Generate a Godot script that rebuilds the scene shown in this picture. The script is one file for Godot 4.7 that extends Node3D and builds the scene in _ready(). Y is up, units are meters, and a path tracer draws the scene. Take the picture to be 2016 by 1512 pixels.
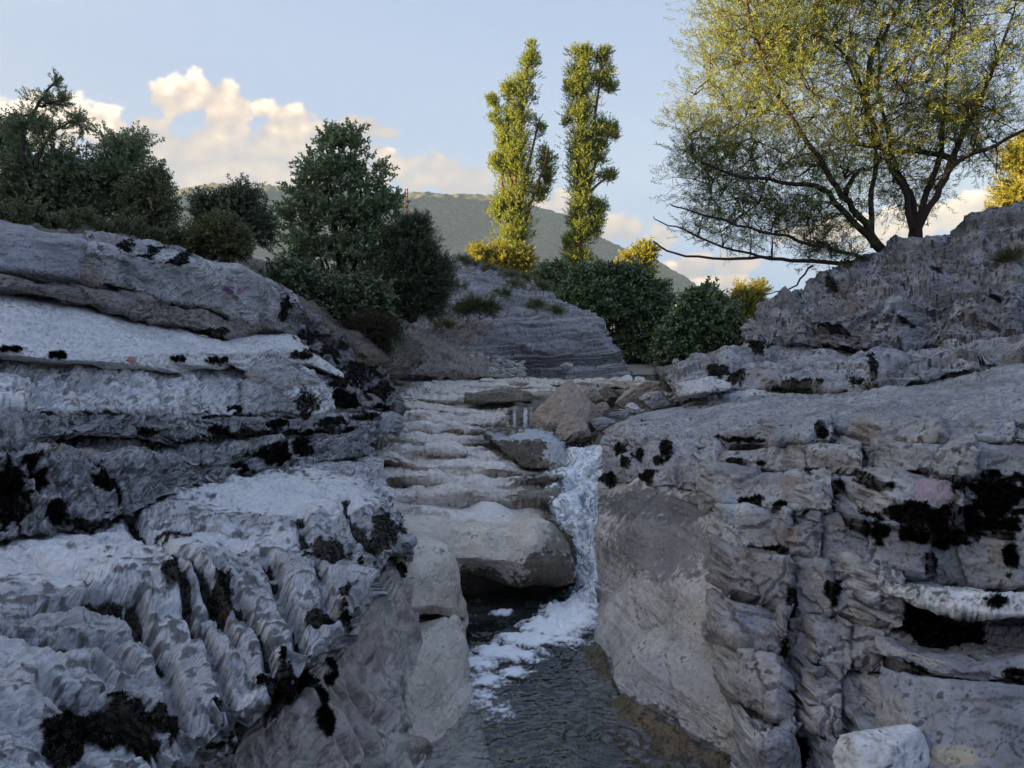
extends Node3D
# A small limestone gorge at dusk: a stream falls between bedded rock banks, trees and a mountain behind.
# Units are metres, y is up, the camera looks along -z. y = 0 is the surface of the lower pool.

const FOCAL := 1516.0            # focal length in pixels of a 2016 x 1512 picture
const HORIZON := 665.0           # picture row of the horizon
const EYE := Vector3(0, 2.2, 0)
var view := Basis()
var rng := RandomNumberGenerator.new()
var n_big := FastNoiseLite.new()
var n_mid := FastNoiseLite.new()
var n_fine := FastNoiseLite.new()
var n_strata := FastNoiseLite.new()
var n_cell := FastNoiseLite.new()
var n_block := FastNoiseLite.new()
var n_streak := FastNoiseLite.new()
var n_patch := FastNoiseLite.new()
var n_tint := FastNoiseLite.new()
var M := {}
var PAL := {}
var taken := {}

# ------------------------------------------------------------------ small helpers
func ray(px: float, py: float) -> Vector3:
	return view * Vector3((px - 1008.0) / FOCAL, -(py - 756.0) / FOCAL, -1.0)

# the point that lies d metres in front of the eye (measured along -z) in the direction of that picture point
func at(px: float, py: float, d: float) -> Vector3:
	var r := ray(px, py)
	return EYE + r * (d / -r.z)

# the point of height y seen at that picture point
func on_level(px: float, py: float, y: float) -> Vector3:
	var r := ray(px, py)
	return EYE + r * ((y - EYE.y) / r.y)

func numbered(called: String) -> String:
	if not taken.has(called):
		taken[called] = 0
		return called
	taken[called] += 1
	return "%s_%03d" % [called, taken[called]]

func tag(o: Node3D, label: String, category: String, group := "", kind := "") -> Node3D:
	if label: o.set_meta("label", label)
	if category: o.set_meta("category", category)
	if group: o.set_meta("group", group)
	if kind: o.set_meta("kind", kind)
	return o

func base(called: String, where := Vector3.ZERO) -> Node3D:
	var o := Node3D.new()
	o.name = numbered(called)
	add_child(o)
	o.position = where
	return o

func part(called: String, mesh: Mesh, mat: Material, parent: Node) -> MeshInstance3D:
	var o := MeshInstance3D.new()
	o.name = numbered(called) if parent == self else called
	o.mesh = mesh
	o.material_override = mat
	parent.add_child(o, true)
	return o

func arrays_mesh(v: PackedVector3Array, n: PackedVector3Array, c: PackedColorArray, idx: PackedInt32Array) -> ArrayMesh:
	var a := []
	a.resize(Mesh.ARRAY_MAX)
	a[Mesh.ARRAY_VERTEX] = v
	if n.size(): a[Mesh.ARRAY_NORMAL] = n
	if c.size(): a[Mesh.ARRAY_COLOR] = c
	a[Mesh.ARRAY_INDEX] = idx
	var m := ArrayMesh.new()
	m.add_surface_from_arrays(Mesh.PRIMITIVE_TRIANGLES, a)
	return m

func noise(kind: int, freq: float, oct: int, s: int, ridged := false) -> FastNoiseLite:
	var n := FastNoiseLite.new()
	n.noise_type = kind
	n.seed = s
	n.frequency = freq
	n.fractal_octaves = oct
	n.fractal_type = FastNoiseLite.FRACTAL_NONE if oct < 2 else (FastNoiseLite.FRACTAL_RIDGED if ridged else FastNoiseLite.FRACTAL_FBM)
	return n

func noise_texture(size: int, freq: float, oct: int, s: int, lo: float, hi: float) -> NoiseTexture2D:
	var t := NoiseTexture2D.new()
	t.width = size
	t.height = size
	t.seamless = true
	t.seamless_blend_skirt = 0.3
	t.noise = noise(FastNoiseLite.TYPE_SIMPLEX_SMOOTH, freq, oct, s)
	var g := Gradient.new()
	g.set_color(0, Color(lo, lo, lo))
	g.set_color(1, Color(hi, hi, hi))
	t.color_ramp = g
	return t

func lin(r: float, g: float, b: float) -> Color:
	return Color(r, g, b).linear_to_srgb()

func make_materials() -> void:
	var grain := noise_texture(1024, 0.012, 7, 3, 0.84, 1.0)
	var relief := noise_texture(1024, 0.010, 8, 5, 0.0, 1.0)
	for k in ["rock", "smooth_rock", "wet_rock", "polished_rock"]:
		var m := StandardMaterial3D.new()
		m.resource_name = k
		m.vertex_color_use_as_albedo = true
		m.albedo_texture = grain
		m.uv1_triplanar = true
		m.uv1_world_triplanar = true
		m.uv1_scale = Vector3.ONE * 1.7
		m.roughness = {"rock": 0.62, "smooth_rock": 0.55, "wet_rock": 0.25, "polished_rock": 0.36}[k]
		m.heightmap_enabled = true
		m.heightmap_texture = relief
		m.heightmap_scale = {"rock": 4.0, "smooth_rock": 1.8, "wet_rock": 3.0, "polished_rock": 1.8}[k]
		m.metallic_specular = 0.75 if k == "polished_rock" else 0.45
		M[k] = m
	for k in ["leaf", "thin_leaf"]:
		var m := StandardMaterial3D.new()
		m.resource_name = k
		m.vertex_color_use_as_albedo = true
		m.roughness = 0.5 if k == "thin_leaf" else 0.4
		m.metallic_specular = 0.35 if k == "thin_leaf" else 0.7
		m.backlight_enabled = true
		m.backlight = Color(0.9, 0.9, 0.6) if k == "thin_leaf" else Color(0.72, 0.76, 0.5)
		M[k] = m
	for k in [["plain", 0.9, 0.15], ["foam", 0.6, 0.5], ["bark", 0.95, 0.2]]:
		var m := StandardMaterial3D.new()
		m.resource_name = k[0]
		m.vertex_color_use_as_albedo = true
		m.roughness = k[1]
		m.metallic_specular = k[2]
		M[k[0]] = m
	var fm := StandardMaterial3D.new()
	fm.resource_name = "froth"
	fm.vertex_color_use_as_albedo = true
	fm.transparency = BaseMaterial3D.TRANSPARENCY_ALPHA
	fm.roughness = 0.5
	M.froth = fm
	var w := StandardMaterial3D.new()
	w.resource_name = "water"
	w.transparency = BaseMaterial3D.TRANSPARENCY_ALPHA
	w.albedo_color = Color(lin(0.02, 0.032, 0.035), 0.38)
	w.roughness = 0.04
	w.metallic_specular = 0.5
	M.water = w

# ------------------------------------------------------------------ bedded rock
# A line is a row of picture points with their distance: [px, py, d, px, py, d, ...], left to right.
func sample_line(line: Array, count: int, out_p: PackedVector3Array, out_q: PackedVector2Array) -> void:
	var k := line.size() / 3
	var p: Array[Vector3] = []
	var q: Array[Vector2] = []
	var cum: Array[float] = [0.0]
	for i in k:
		p.append(at(line[i * 3], line[i * 3 + 1], line[i * 3 + 2]))
		q.append(Vector2(line[i * 3], line[i * 3 + 1]))
		if i: cum.append(cum[i - 1] + q[i].distance_to(q[i - 1]))
	var seg := 0
	for i in count:
		var s := cum[k - 1] * i / (count - 1)
		while seg < k - 2 and s > cum[seg + 1]: seg += 1
		var t := clampf((s - cum[seg]) / (cum[seg + 1] - cum[seg]), 0.0, 1.0)
		var a := maxi(seg - 1, 0)
		var d := mini(seg + 2, k - 1)
		out_p.append(p[seg].lerp(p[seg + 1], t) * 0.45 + p[seg].cubic_interpolate(p[seg + 1], p[a], p[d], t) * 0.55)
		out_q.append(q[seg].lerp(q[seg + 1], t))

func line_length(line: Array) -> float:
	var l := 0.0
	for i in range(3, line.size(), 3):
		l += Vector2(line[i] - line[i - 3], line[i + 1] - line[i - 2]).length()
	return l

# A sheet of rock lofted through lines from its back edge over its brow down to its foot, tucked in behind and below, then broken up by lumps, bedding, cracks and runnels.
func rock(parent: Node, called: String, lines: Array, o: Dictionary) -> MeshInstance3D:
	var step: float = o.get("step", 2.8)
	var longest := 0.0
	for l in lines: longest = maxf(longest, line_length(l))
	var inner := maxi(6, int(longest / step))
	var open_left: bool = lines[1][0] == -160
	var open_right: bool = lines[1][lines[1].size() - 3] >= 2176
	var caps := 30 if open_left or open_right else 4
	var U := inner + caps * 2
	var lp := []
	var lq := []
	for l in lines:
		var a := PackedVector3Array()
		var b := PackedVector2Array()
		sample_line(l, inner, a, b)
		lp.append(a)
		lq.append(b)
	for i in inner: lp[0][i] = lp[0][i] - Vector3(0, float(o.get("gap", 0.02)), 0)
	var P := PackedVector3Array()
	var Q := PackedVector2Array()
	var back: Vector3 = o.get("back", Vector3(0, -0.12, -0.35))
	var under: Vector3 = o.get("under", Vector3(0, -0.05, -0.30))
	var V := 0
	var put := func(a: PackedVector3Array, aq: PackedVector2Array):
		# an end inside the frame turns away behind the next piece; beyond the frame the bed runs on
		var cl: Vector3 = Vector3(-3.0, 0.0, 0.5) if open_left else o.get("cap_left", Vector3(-0.02, -0.05, -0.25))
		var cr: Vector3 = Vector3(3.0, 0.0, 0.5) if open_right else o.get("cap_right", Vector3(0.02, -0.05, -0.25))
		for i in range(caps, 0, -1):
			P.append(a[0] + cl * i / caps)
			Q.append(aq[0])
		P.append_array(a)
		Q.append_array(aq)
		for i in range(1, caps + 1):
			P.append(a[inner - 1] + cr * i / caps)
			Q.append(aq[inner - 1])
	var row := PackedVector3Array()
	var rowq := PackedVector2Array()
	row.resize(inner)
	rowq.resize(inner)
	for h in [3, 2, 1]:
		for i in inner:
			row[i] = lp[0][i] + back * h / 3.0
		put.call(row, lq[0])
		V += 1
	for k in lines.size() - 1:
		var most := 0.0
		for i in range(0, inner, 5):
			most = maxf(most, lq[k][i].distance_to(lq[k + 1][i]))
			var far_m: float = lp[k][i].distance_to(lp[k + 1][i])
			if far_m < 1.5: most = maxf(most, minf(far_m / 0.012, 60.0) * step)
		var rows := maxi(2, int(most / step))
		for j in rows + (1 if k == lines.size() - 2 else 0):
			var t := float(j) / rows
			for i in inner:
				row[i] = lp[k][i].lerp(lp[k + 1][i], t)
				rowq[i] = lq[k][i].lerp(lq[k + 1][i], t)
			put.call(row, rowq)
			V += 1
	for h in [1, 2, 3]:
		for i in inner:
			row[i] = lp[-1][i] + under * h / 3.0
		put.call(row, lq[-1])
		V += 1
	for pass_no in int(o.get("blur", 3)):
		var S := P.duplicate()
		for j in range(1, V - 1):
			for i in U:
				var k := j * U + i
				P[k] = S[k] * 0.5 + (S[k - U] + S[k + U]) * 0.25
	return skin(parent, called, P, Q, U, V, o)

func grid_normals(P: PackedVector3Array, U: int, V: int, flip := 1.0) -> PackedVector3Array:
	var N := PackedVector3Array()
	N.resize(P.size())
	for j in V:
		var up := maxi(j - 1, 0) * U
		var dn := mini(j + 1, V - 1) * U
		for i in U:
			var l := maxi(i - 1, 0)
			var r := mini(i + 1, U - 1)
			N[j * U + i] = (P[dn + i] - P[up + i]).cross(P[j * U + r] - P[j * U + l]).normalized() * flip
	return N

func grid_index(U: int, V: int) -> PackedInt32Array:
	var idx := PackedInt32Array()
	idx.resize((U - 1) * (V - 1) * 6)
	var w := 0
	for j in V - 1:
		for i in U - 1:
			var a := j * U + i
			idx[w] = a; idx[w + 1] = a + 1; idx[w + 2] = a + U
			idx[w + 3] = a + 1; idx[w + 4] = a + U + 1; idx[w + 5] = a + U
			w += 6
	return idx

func skin(parent: Node, called: String, P: PackedVector3Array, Q: PackedVector2Array, U: int, V: int, o: Dictionary) -> MeshInstance3D:
	var N := grid_normals(P, U, V)
	var pal: Array = PAL[o.get("pal", "grey")]
	var light: Color = pal[0]
	var mid_c: Color = pal[1]
	var dark: Color = pal[2]
	var stain: Color = pal[3]
	var crust_at: float = o.get("crust", 0.25)
	var stain_at: float = o.get("stain", 0.3)
	var sd := float(o.get("seed", 1)) * 7.31
	var off := Vector3(sd, sd * 0.37, -sd * 0.71)
	var big: float = o.get("big", 0.05)
	var bigf: float = o.get("bigf", 1.0)
	var mid: float = o.get("mid", 0.02)
	var midf: float = o.get("midf", 4.0)
	var fine: float = o.get("fine", 0.006)
	var finef: float = o.get("finef", 18.0)
	var strata: float = o.get("strata", 0.0)
	var strataf: float = o.get("strataf", 12.0)
	var tilt: float = o.get("tilt", 0.0)
	var crack: float = o.get("crack", 0.0)
	var crackf: float = o.get("crackf", 2.0)
	var crackw: float = o.get("crackw", 0.06)
	var squash: float = o.get("squash", 1.0)
	var streak: float = o.get("streak", 0.0)
	var streak_c: float = o.get("streak_c", 0.0)
	var fu: float = o.get("fu", 1.0)
	var pits: float = o.get("pits", 0.0)
	var froth: bool = o.get("mat", "") == "froth"
	var grooves: Array = o.get("grooves", [])
	var block: float = o.get("block", 0.0)
	var blockf: float = o.get("blockf", 2.6)
	var bsq: float = o.get("bsq", 1.8)
	var flute: float = o.get("flute", 0.0)
	var flutef: float = o.get("flutef", 6.0)
	var warp: float = o.get("warp", 0.15)
	var streak_f: float = o.get("streak_f", 1.0)
	var strata_x: float = o.get("strata_x", 0.7)
	var bed_c: float = o.get("bed_c", 0.0)
	var lines_k: float = o.get("lines", 0.8)
	var line_f: float = o.get("line_f", 1.0)
	var moss: Array = o.get("moss", [])
	var paint: Array = o.get("paint", [])
	var du := 0.0
	for i in range(U / 4, U * 3 / 4): du += P[(V / 2) * U + i].distance_to(P[(V / 2) * U + i - 1])
	du /= U / 2.0
	var dv := 0.0
	for j in range(1, V): dv += P[j * U + U / 2].distance_to(P[(j - 1) * U + U / 2])
	dv /= V
	var C := PackedColorArray()
	C.resize(P.size())
	var tufts := PackedInt32Array()
	var R := P.duplicate()
	for j in V:
		for i in U:
			var k := j * U + i
			var p := P[k]
			var n := N[k]
			var p2 := p + off
			var b := n_big.get_noise_3dv(p2 * bigf)
			var m := n_mid.get_noise_3dv(p2 * midf)
			var f := n_fine.get_noise_3dv(p2 * finef)
			var steep := 1.0 - absf(n.y)
			var h := b * big + m * mid + f * fine
			var warp3 := Vector3(m, f * 0.3, b) * 0.10
			if crack > 0.0:
				var e := n_cell.get_noise_3dv((Vector3(p2.x, p2.y * squash, p2.z) + warp3) * crackf) + 1.0
				h -= (1.0 - smoothstep(0.0, crackw, e)) * crack
			if block > 0.0:
				var b3 := (Vector3(p2.x, p2.y * bsq, p2.z) + warp3) * blockf
				h += n_block.get_noise_3dv(b3) * block + n_block.get_noise_3dv(b3 * 2.7) * block * 0.45
			var bedline := 0.0
			if strata > 0.0:
				var sy := p2.y + p.x * tilt + b * 0.05
				var s := n_strata.get_noise_3d(p2.x * strata_x, sy * strataf, p2.z * strata_x)
				var sq := s * 2.5
				var fl := floorf(sq)
				h += (fl + smoothstep(0.38, 0.62, sq - fl)) * 0.4 * strata * minf(1.0, steep * 1.6)
				if bed_c > 0.0: bedline = smoothstep(0.15, 0.28, n_strata.get_noise_3d(p2.x * strata_x * 0.7 + 50.0, sy * strataf * 0.6, p2.z * strata_x)) * bed_c
			var kk := 0.0
			var w1 := n_tint.get_noise_3dv(p2 * 0.9 + Vector3(3, 1, 8))
			var su := i * du * fu + m * 0.12 + w1 * warp
			var sv := j * dv + m * 0.12 + b * 0.25 - w1 * warp * 0.7
			var patchy := n_tint.get_noise_3dv(p2 * 1.7 + Vector3(5, 9, 2))
			if lines_k > 0.0 and patchy > -0.18:
				var ln := (1.0 - smoothstep(0.012, 0.040, absf(n_strata.get_noise_2d(su * 1.3 * line_f + sd, sv * 5.0 * line_f)))) * smoothstep(-0.18, 0.02, patchy)
				h -= ln * 0.016 * lines_k / line_f
			if streak > 0.0:
				var k1 := n_streak.get_noise_2d(su * 4.5 * streak_f + sd, sv * 22.0 * streak_f)
				var k2 := n_streak.get_noise_2d(su * 22.0 * streak_f + sd, sv * 5.0 * streak_f)
				var flat := smoothstep(0.72, 0.92, n.y)
				h += lerpf(k2, k1, flat) * (0.3 + smoothstep(-0.15, 0.25, patchy)) * streak
				if streak_c > 0.0: kk = lerpf(n_streak.get_noise_2d(su * 30.0 + sd + 40.0, sv * 6.0), n_streak.get_noise_2d(su * 6.0 + sd + 40.0, sv * 30.0), flat)
			if flute > 0.0:
				var fk := n_streak.get_noise_2d((su + w1 * 0.1) * flutef + sd * 3.0, sv * flutef * 0.16)
				h += (absf(fk) - 0.22) * flute * 2.0 * smoothstep(0.97, 0.80, n.y)
			# colour of the stone
			var t := n_patch.get_noise_3dv(p2 * 2.2)
			var tf := n_patch.get_noise_3dv(p2 * 9.0 + Vector3(7, 3, 1))
			var g := clampf(0.5 + b * 0.4 + t * 0.8 + tf * 0.7 + f * 0.2, 0.0, 1.0)
			var c := mid_c.lerp(light, g)
			c = c.lerp(stain, smoothstep(stain_at, stain_at + 0.25, n_tint.get_noise_3dv(p2 * 1.1) + tf * 0.25) * 0.8)
			if streak_c > 0.0:
				c = c.lerp(dark, smoothstep(0.10, 0.24, kk + tf * 0.3 + t * 0.2) * streak_c * 0.7)
			c = c.lerp(dark, smoothstep(crust_at, crust_at + 0.16, t * 0.5 + tf * 0.5 + f * 0.75) * 0.85)
			if bedline > 0.0: c = c.lerp(mid_c * 0.7, bedline)
			if pits > 0.0:
				var e2 := n_cell.get_noise_3dv(p2 * Vector3(6.5, 9.0, 6.5) + Vector3(m, b, f) * 0.3) + 1.0
				var pit := smoothstep(0.62, 0.80, e2 + t * 0.6) 
				h -= pit * pits
			var q := Q[k]
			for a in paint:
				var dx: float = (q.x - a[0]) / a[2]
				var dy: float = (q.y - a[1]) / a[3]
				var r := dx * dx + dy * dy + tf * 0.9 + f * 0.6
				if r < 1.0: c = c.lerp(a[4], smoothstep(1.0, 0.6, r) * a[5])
			for gr in grooves:
				if q.x < gr[0] or q.x > gr[1] or q.y < gr[2] or q.y > gr[3]: continue
				var near := 1e9
				for e in range(6, gr.size() - 2, 2):
					near = minf(near, q.distance_to(Geometry2D.get_closest_point_to_segment(q, Vector2(gr[e], gr[e + 1]), Vector2(gr[e + 2], gr[e + 3]))))
				near += (tf * 0.10 + t * 0.9) * gr[4] * 0.7
				h -= gr[5] * (1.0 - smoothstep(0.2, 1.0, near / gr[4]))
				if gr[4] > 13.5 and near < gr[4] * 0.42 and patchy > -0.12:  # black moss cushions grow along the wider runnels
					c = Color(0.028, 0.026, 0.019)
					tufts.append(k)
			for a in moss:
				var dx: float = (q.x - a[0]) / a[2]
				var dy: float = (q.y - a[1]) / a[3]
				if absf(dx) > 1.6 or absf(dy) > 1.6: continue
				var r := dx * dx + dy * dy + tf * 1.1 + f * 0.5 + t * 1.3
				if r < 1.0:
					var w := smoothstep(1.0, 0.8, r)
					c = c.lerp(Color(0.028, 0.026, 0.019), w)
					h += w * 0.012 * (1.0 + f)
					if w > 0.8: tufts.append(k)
			if froth:
				var fk := n_streak.get_noise_2d(su * 20.0, sv * 4.0) + 0.3 * n_fine.get_noise_3dv(p2 * 12.0)
				var edge := minf(i, U - 1 - i) / float(U) * 5.0
				c.a = clampf(0.78 + fk * 0.9 + t * 0.5, 0.15, 1.0) * clampf(edge + fk * 0.8, 0.0, 1.0)
			C[k] = c
			R[k] = p + n * h
	var N2 := grid_normals(R, U, V)
	var mi := part(called, arrays_mesh(R, N2, C, grid_index(U, V)), M[o.get("mat", "rock")], parent)
	if tufts.size() > 10: moss_tufts(mi, R, N2, tufts, o.get("tuft", 0.02))
	return mi

var tuft_mesh: ArrayMesh
func moss_tufts(parent: Node, R: PackedVector3Array, N: PackedVector3Array, ids: PackedInt32Array, size: float) -> void:
	if tuft_mesh == null:
		var st := SurfaceTool.new()
		st.begin(Mesh.PRIMITIVE_TRIANGLES)
		for i in 9:
			var a := i * TAU / 9.0 * 2.4
			var out := Vector3(cos(a), 0, sin(a))
			var side := Vector3(-sin(a), 0, cos(a)) * 0.16
			var tip := out * (0.3 + 0.09 * i) + Vector3(0, 1.1 - 0.07 * i, 0)
			st.set_normal((out * 0.6 + Vector3.UP).normalized())
			for v in [out * 0.1 + side, tip, out * 0.1 - side]: st.add_vertex(v)
		tuft_mesh = st.commit()
	var mm := MultiMesh.new()
	mm.transform_format = MultiMesh.TRANSFORM_3D
	mm.use_colors = true
	mm.mesh = tuft_mesh
	var every := maxi(1, ids.size() / 9000)
	mm.instance_count = ids.size() / every
	for i in mm.instance_count:
		var k := ids[i * every]
		var up := N[k]
		var x := up.cross(Vector3(rng.randf() - 0.5, rng.randf() - 0.5, rng.randf() - 0.5)).normalized()
		var s := size * rng.randf_range(0.5, 1.2)
		mm.set_instance_transform(i, Transform3D(Basis(x, up, x.cross(up)).scaled(Vector3.ONE * s), R[k] - up * 0.004))
		var g := rng.randf_range(0.006, 0.030)
		mm.set_instance_color(i, Color(g * 1.15, g, g * 0.8))
	var o := MultiMeshInstance3D.new()
	o.name = "moss"
	o.multimesh = mm
	o.material_override = M.plain
	o.set_meta("kind", "stuff")
	parent.add_child(o, true)

# ------------------------------------------------------------------ sky, sun, camera
const SUN_AZ := deg_to_rad(-97.0)
const SUN_EL := deg_to_rad(13.0)
const EXPOSURE := 7.0
func sky_base(az: float, el: float) -> Color:
	# air: blue overhead, paler towards the horizon, brighter towards the low sun on the left
	var s := clampf(1.0 - el / 1.25, 0.0, 1.0)
	var top := Color(0.29, 0.42, 0.76)
	var low := Color(0.37, 0.51, 0.82)
	var c := top.lerp(low, pow(s, 2.2))
	var sun := Vector3(sin(SUN_AZ) * cos(SUN_EL), sin(SUN_EL), -cos(SUN_AZ) * cos(SUN_EL))
	var toward := sun.dot(Vector3(sin(az) * cos(el), sin(el), -cos(az) * cos(el)))
	var glow := pow(clampf(toward * 0.5 + 0.5, 0.0, 1.0), 5.0)
	c = c.lerp(Color(1.12, 1.05, 0.98), glow * 0.75)
	var near := pow(clampf(toward, 0.0, 1.0), 14.0)
	return c + Color(2.2, 1.8, 1.3) * near

func make_sky() -> ImageTexture:
	var small := Image.create_empty(256, 128, false, Image.FORMAT_RGBF)
	for y in 128:
		var el := PI * (0.5 - (y + 0.5) / 128.0)
		for x in 256:
			small.set_pixel(x, y, sky_base(wrapf((x + 0.5) / 256.0 * TAU, -PI, PI), maxf(el, 0.0)) if el > -0.03 else Color(0.22, 0.23, 0.24))
	var W := 4096
	var H := 2048
	small.resize(W, H, Image.INTERPOLATE_BILINEAR)
	# clouds: heaps given as [px, py, rx, ry, brightness]; beyond the frame they go on as a low broken bank
	var heaps := []
	for a in [[120, 235, 95, 42, 1.5], [200, 250, 50, 40, 1.4], [30, 250, 80, 40, 1.5], [345, 190, 46, 32, 1.15], [400, 185, 55, 34, 1.2], [440, 215, 45, 50, 1.05], [455, 255, 42, 36, 0.85],
		[330, 320, 70, 60, 0.3], [420, 320, 90, 55, 0.35], [520, 215, 22, 18, 1.1], [570, 240, 55, 42, 1.05], [600, 275, 60, 40, 0.75], [540, 310, 90, 60, 0.5], [640, 300, 95, 55, 0.25], [700, 255, 55, 22, 0.15], [755, 262, 28, 10, 0.2],
		[765, 315, 42, 24, 0.9], [820, 345, 85, 40, 0.3], [895, 350, 70, 36, 0.08], [940, 375, 70, 24, 0.1], [300, 290, 60, 50, 0.3], [480, 340, 200, 50, 0.45], [680, 330, 110, 60, 0.15], [1095, 400, 55, 22, 0.45], [1130, 425, 40, 20, 0.5],
		[1225, 452, 60, 26, 0.3], [1290, 470, 40, 22, 0.35], [1310, 525, 40, 12, 1.0], [1370, 525, 60, 26, 0.4], [1440, 520, 60, 22, 0.5], [1420, 560, 70, 22, 0.7],
		[1700, 455, 150, 30, 0.9], [1850, 425, 120, 24, 1.0], [1960, 400, 90, 24, 0.9], [620, 350, 200, 24, 0.6]]:
		var r := ray(a[0], a[1])
		heaps.append([atan2(r.x, -r.z), atan2(r.y, Vector2(r.x, r.z).length()), a[2] / FOCAL, a[3] / FOCAL, a[4]])
	var nb := noise(FastNoiseLite.TYPE_SIMPLEX_SMOOTH, 1.0, 6, 11)
	var nw := noise(FastNoiseLite.TYPE_SIMPLEX_SMOOTH, 1.0, 4, 12)
	var row0 := int((0.5 - deg_to_rad(27.0) / PI) * H)
	for y in range(row0, H / 2 - 2):
		var el := PI * (0.5 - (y + 0.5) / H)
		for x in W:
			var az := wrapf((x + 0.5) / W * TAU, -PI, PI)
			var D := -1.0
			var lit := 0.0
			if absf(az) < 0.66:
				for hp in heaps:
					var dx: float = (az - hp[0]) / hp[2]
					var dy: float = (el - hp[1]) / hp[3]
					if absf(dx) > 1.6 or absf(dy) > 1.6: continue
					var v := 1.0 - sqrt(dx * dx + dy * dy)
					if v > D:
						D = v
						lit = hp[4] * (0.75 - dx * 0.18 + dy * 0.45)
			else:
				D = nw.get_noise_2d(az * 6.0, el * 16.0) * 1.6 - absf(el - 0.14) * 7.0
				lit = 0.5
			if D < -0.55: continue
			var f := nb.get_noise_2d(az * 26.0, el * 34.0)
			var a := smoothstep(0.0, 0.20, D + f * 0.62)
			if a <= 0.0: continue
			var up := nb.get_noise_2d(az * 26.0 + 0.25, el * 34.0 - 0.35)
			var l := clampf(lit + (f - up) * (0.25 + 0.6 * minf(lit, 1.0)), 0.0, 1.6)
			var shade := Color(0.40, 0.39, 0.50).lerp(Color(0.62, 0.46, 0.44), clampf(0.5 + nw.get_noise_2d(az * 9.0, el * 14.0), 0.0, 1.0) * 0.6)
			var c := shade.lerp(Color(1.20, 0.86, 0.60), clampf(l * 0.85, 0.0, 1.0)).lerp(Color(1.7, 1.5, 1.25), clampf(l - 0.95, 0.0, 1.0))
			var px := small.get_pixel(x, y)
			small.set_pixel(x, y, px.lerp(c, a * 0.93))
		# thin streaks
	return ImageTexture.create_from_image(small)

func stage() -> void:
	view = Basis(Vector3.RIGHT, -atan((756.0 - HORIZON) / FOCAL))
	var cam := Camera3D.new()
	cam.name = "camera"
	cam.fov = rad_to_deg(2.0 * atan(756.0 / FOCAL))
	cam.near = 0.05
	cam.far = 9000.0
	cam.transform = Transform3D(view, EYE)
	add_child(cam)
	cam.current = true
	var env := Environment.new()
	env.background_mode = Environment.BG_SKY
	var sky := Sky.new()
	var sm := PanoramaSkyMaterial.new()
	sm.panorama = make_sky()
	sky.sky_material = sm
	env.sky = sky
	env.background_energy_multiplier = 0.96 / EXPOSURE
	env.tonemap_mode = Environment.TONE_MAPPER_LINEAR
	env.tonemap_exposure = EXPOSURE
	env.sdfgi_enabled = true
	env.ssao_enabled = true
	env.ssil_enabled = true
	env.fog_enabled = true
	env.fog_density = 0.00010
	env.fog_light_color = Color(0.70, 0.82, 1.0)
	var we := WorldEnvironment.new()
	we.name = "environment"
	we.environment = env
	add_child(we)
	var sun := DirectionalLight3D.new()
	sun.name = "sun"
	sun.light_color = Color(1.0, 0.86, 0.58)
	sun.light_energy = 1.6
	sun.light_angular_distance = 0.6
	sun.shadow_enabled = true
	add_child(sun)
	var az := SUN_AZ
	var el := SUN_EL
	sun.look_at_from_position(Vector3.ZERO, -Vector3(sin(az) * cos(el), sin(el), -cos(az) * cos(el)))

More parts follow.
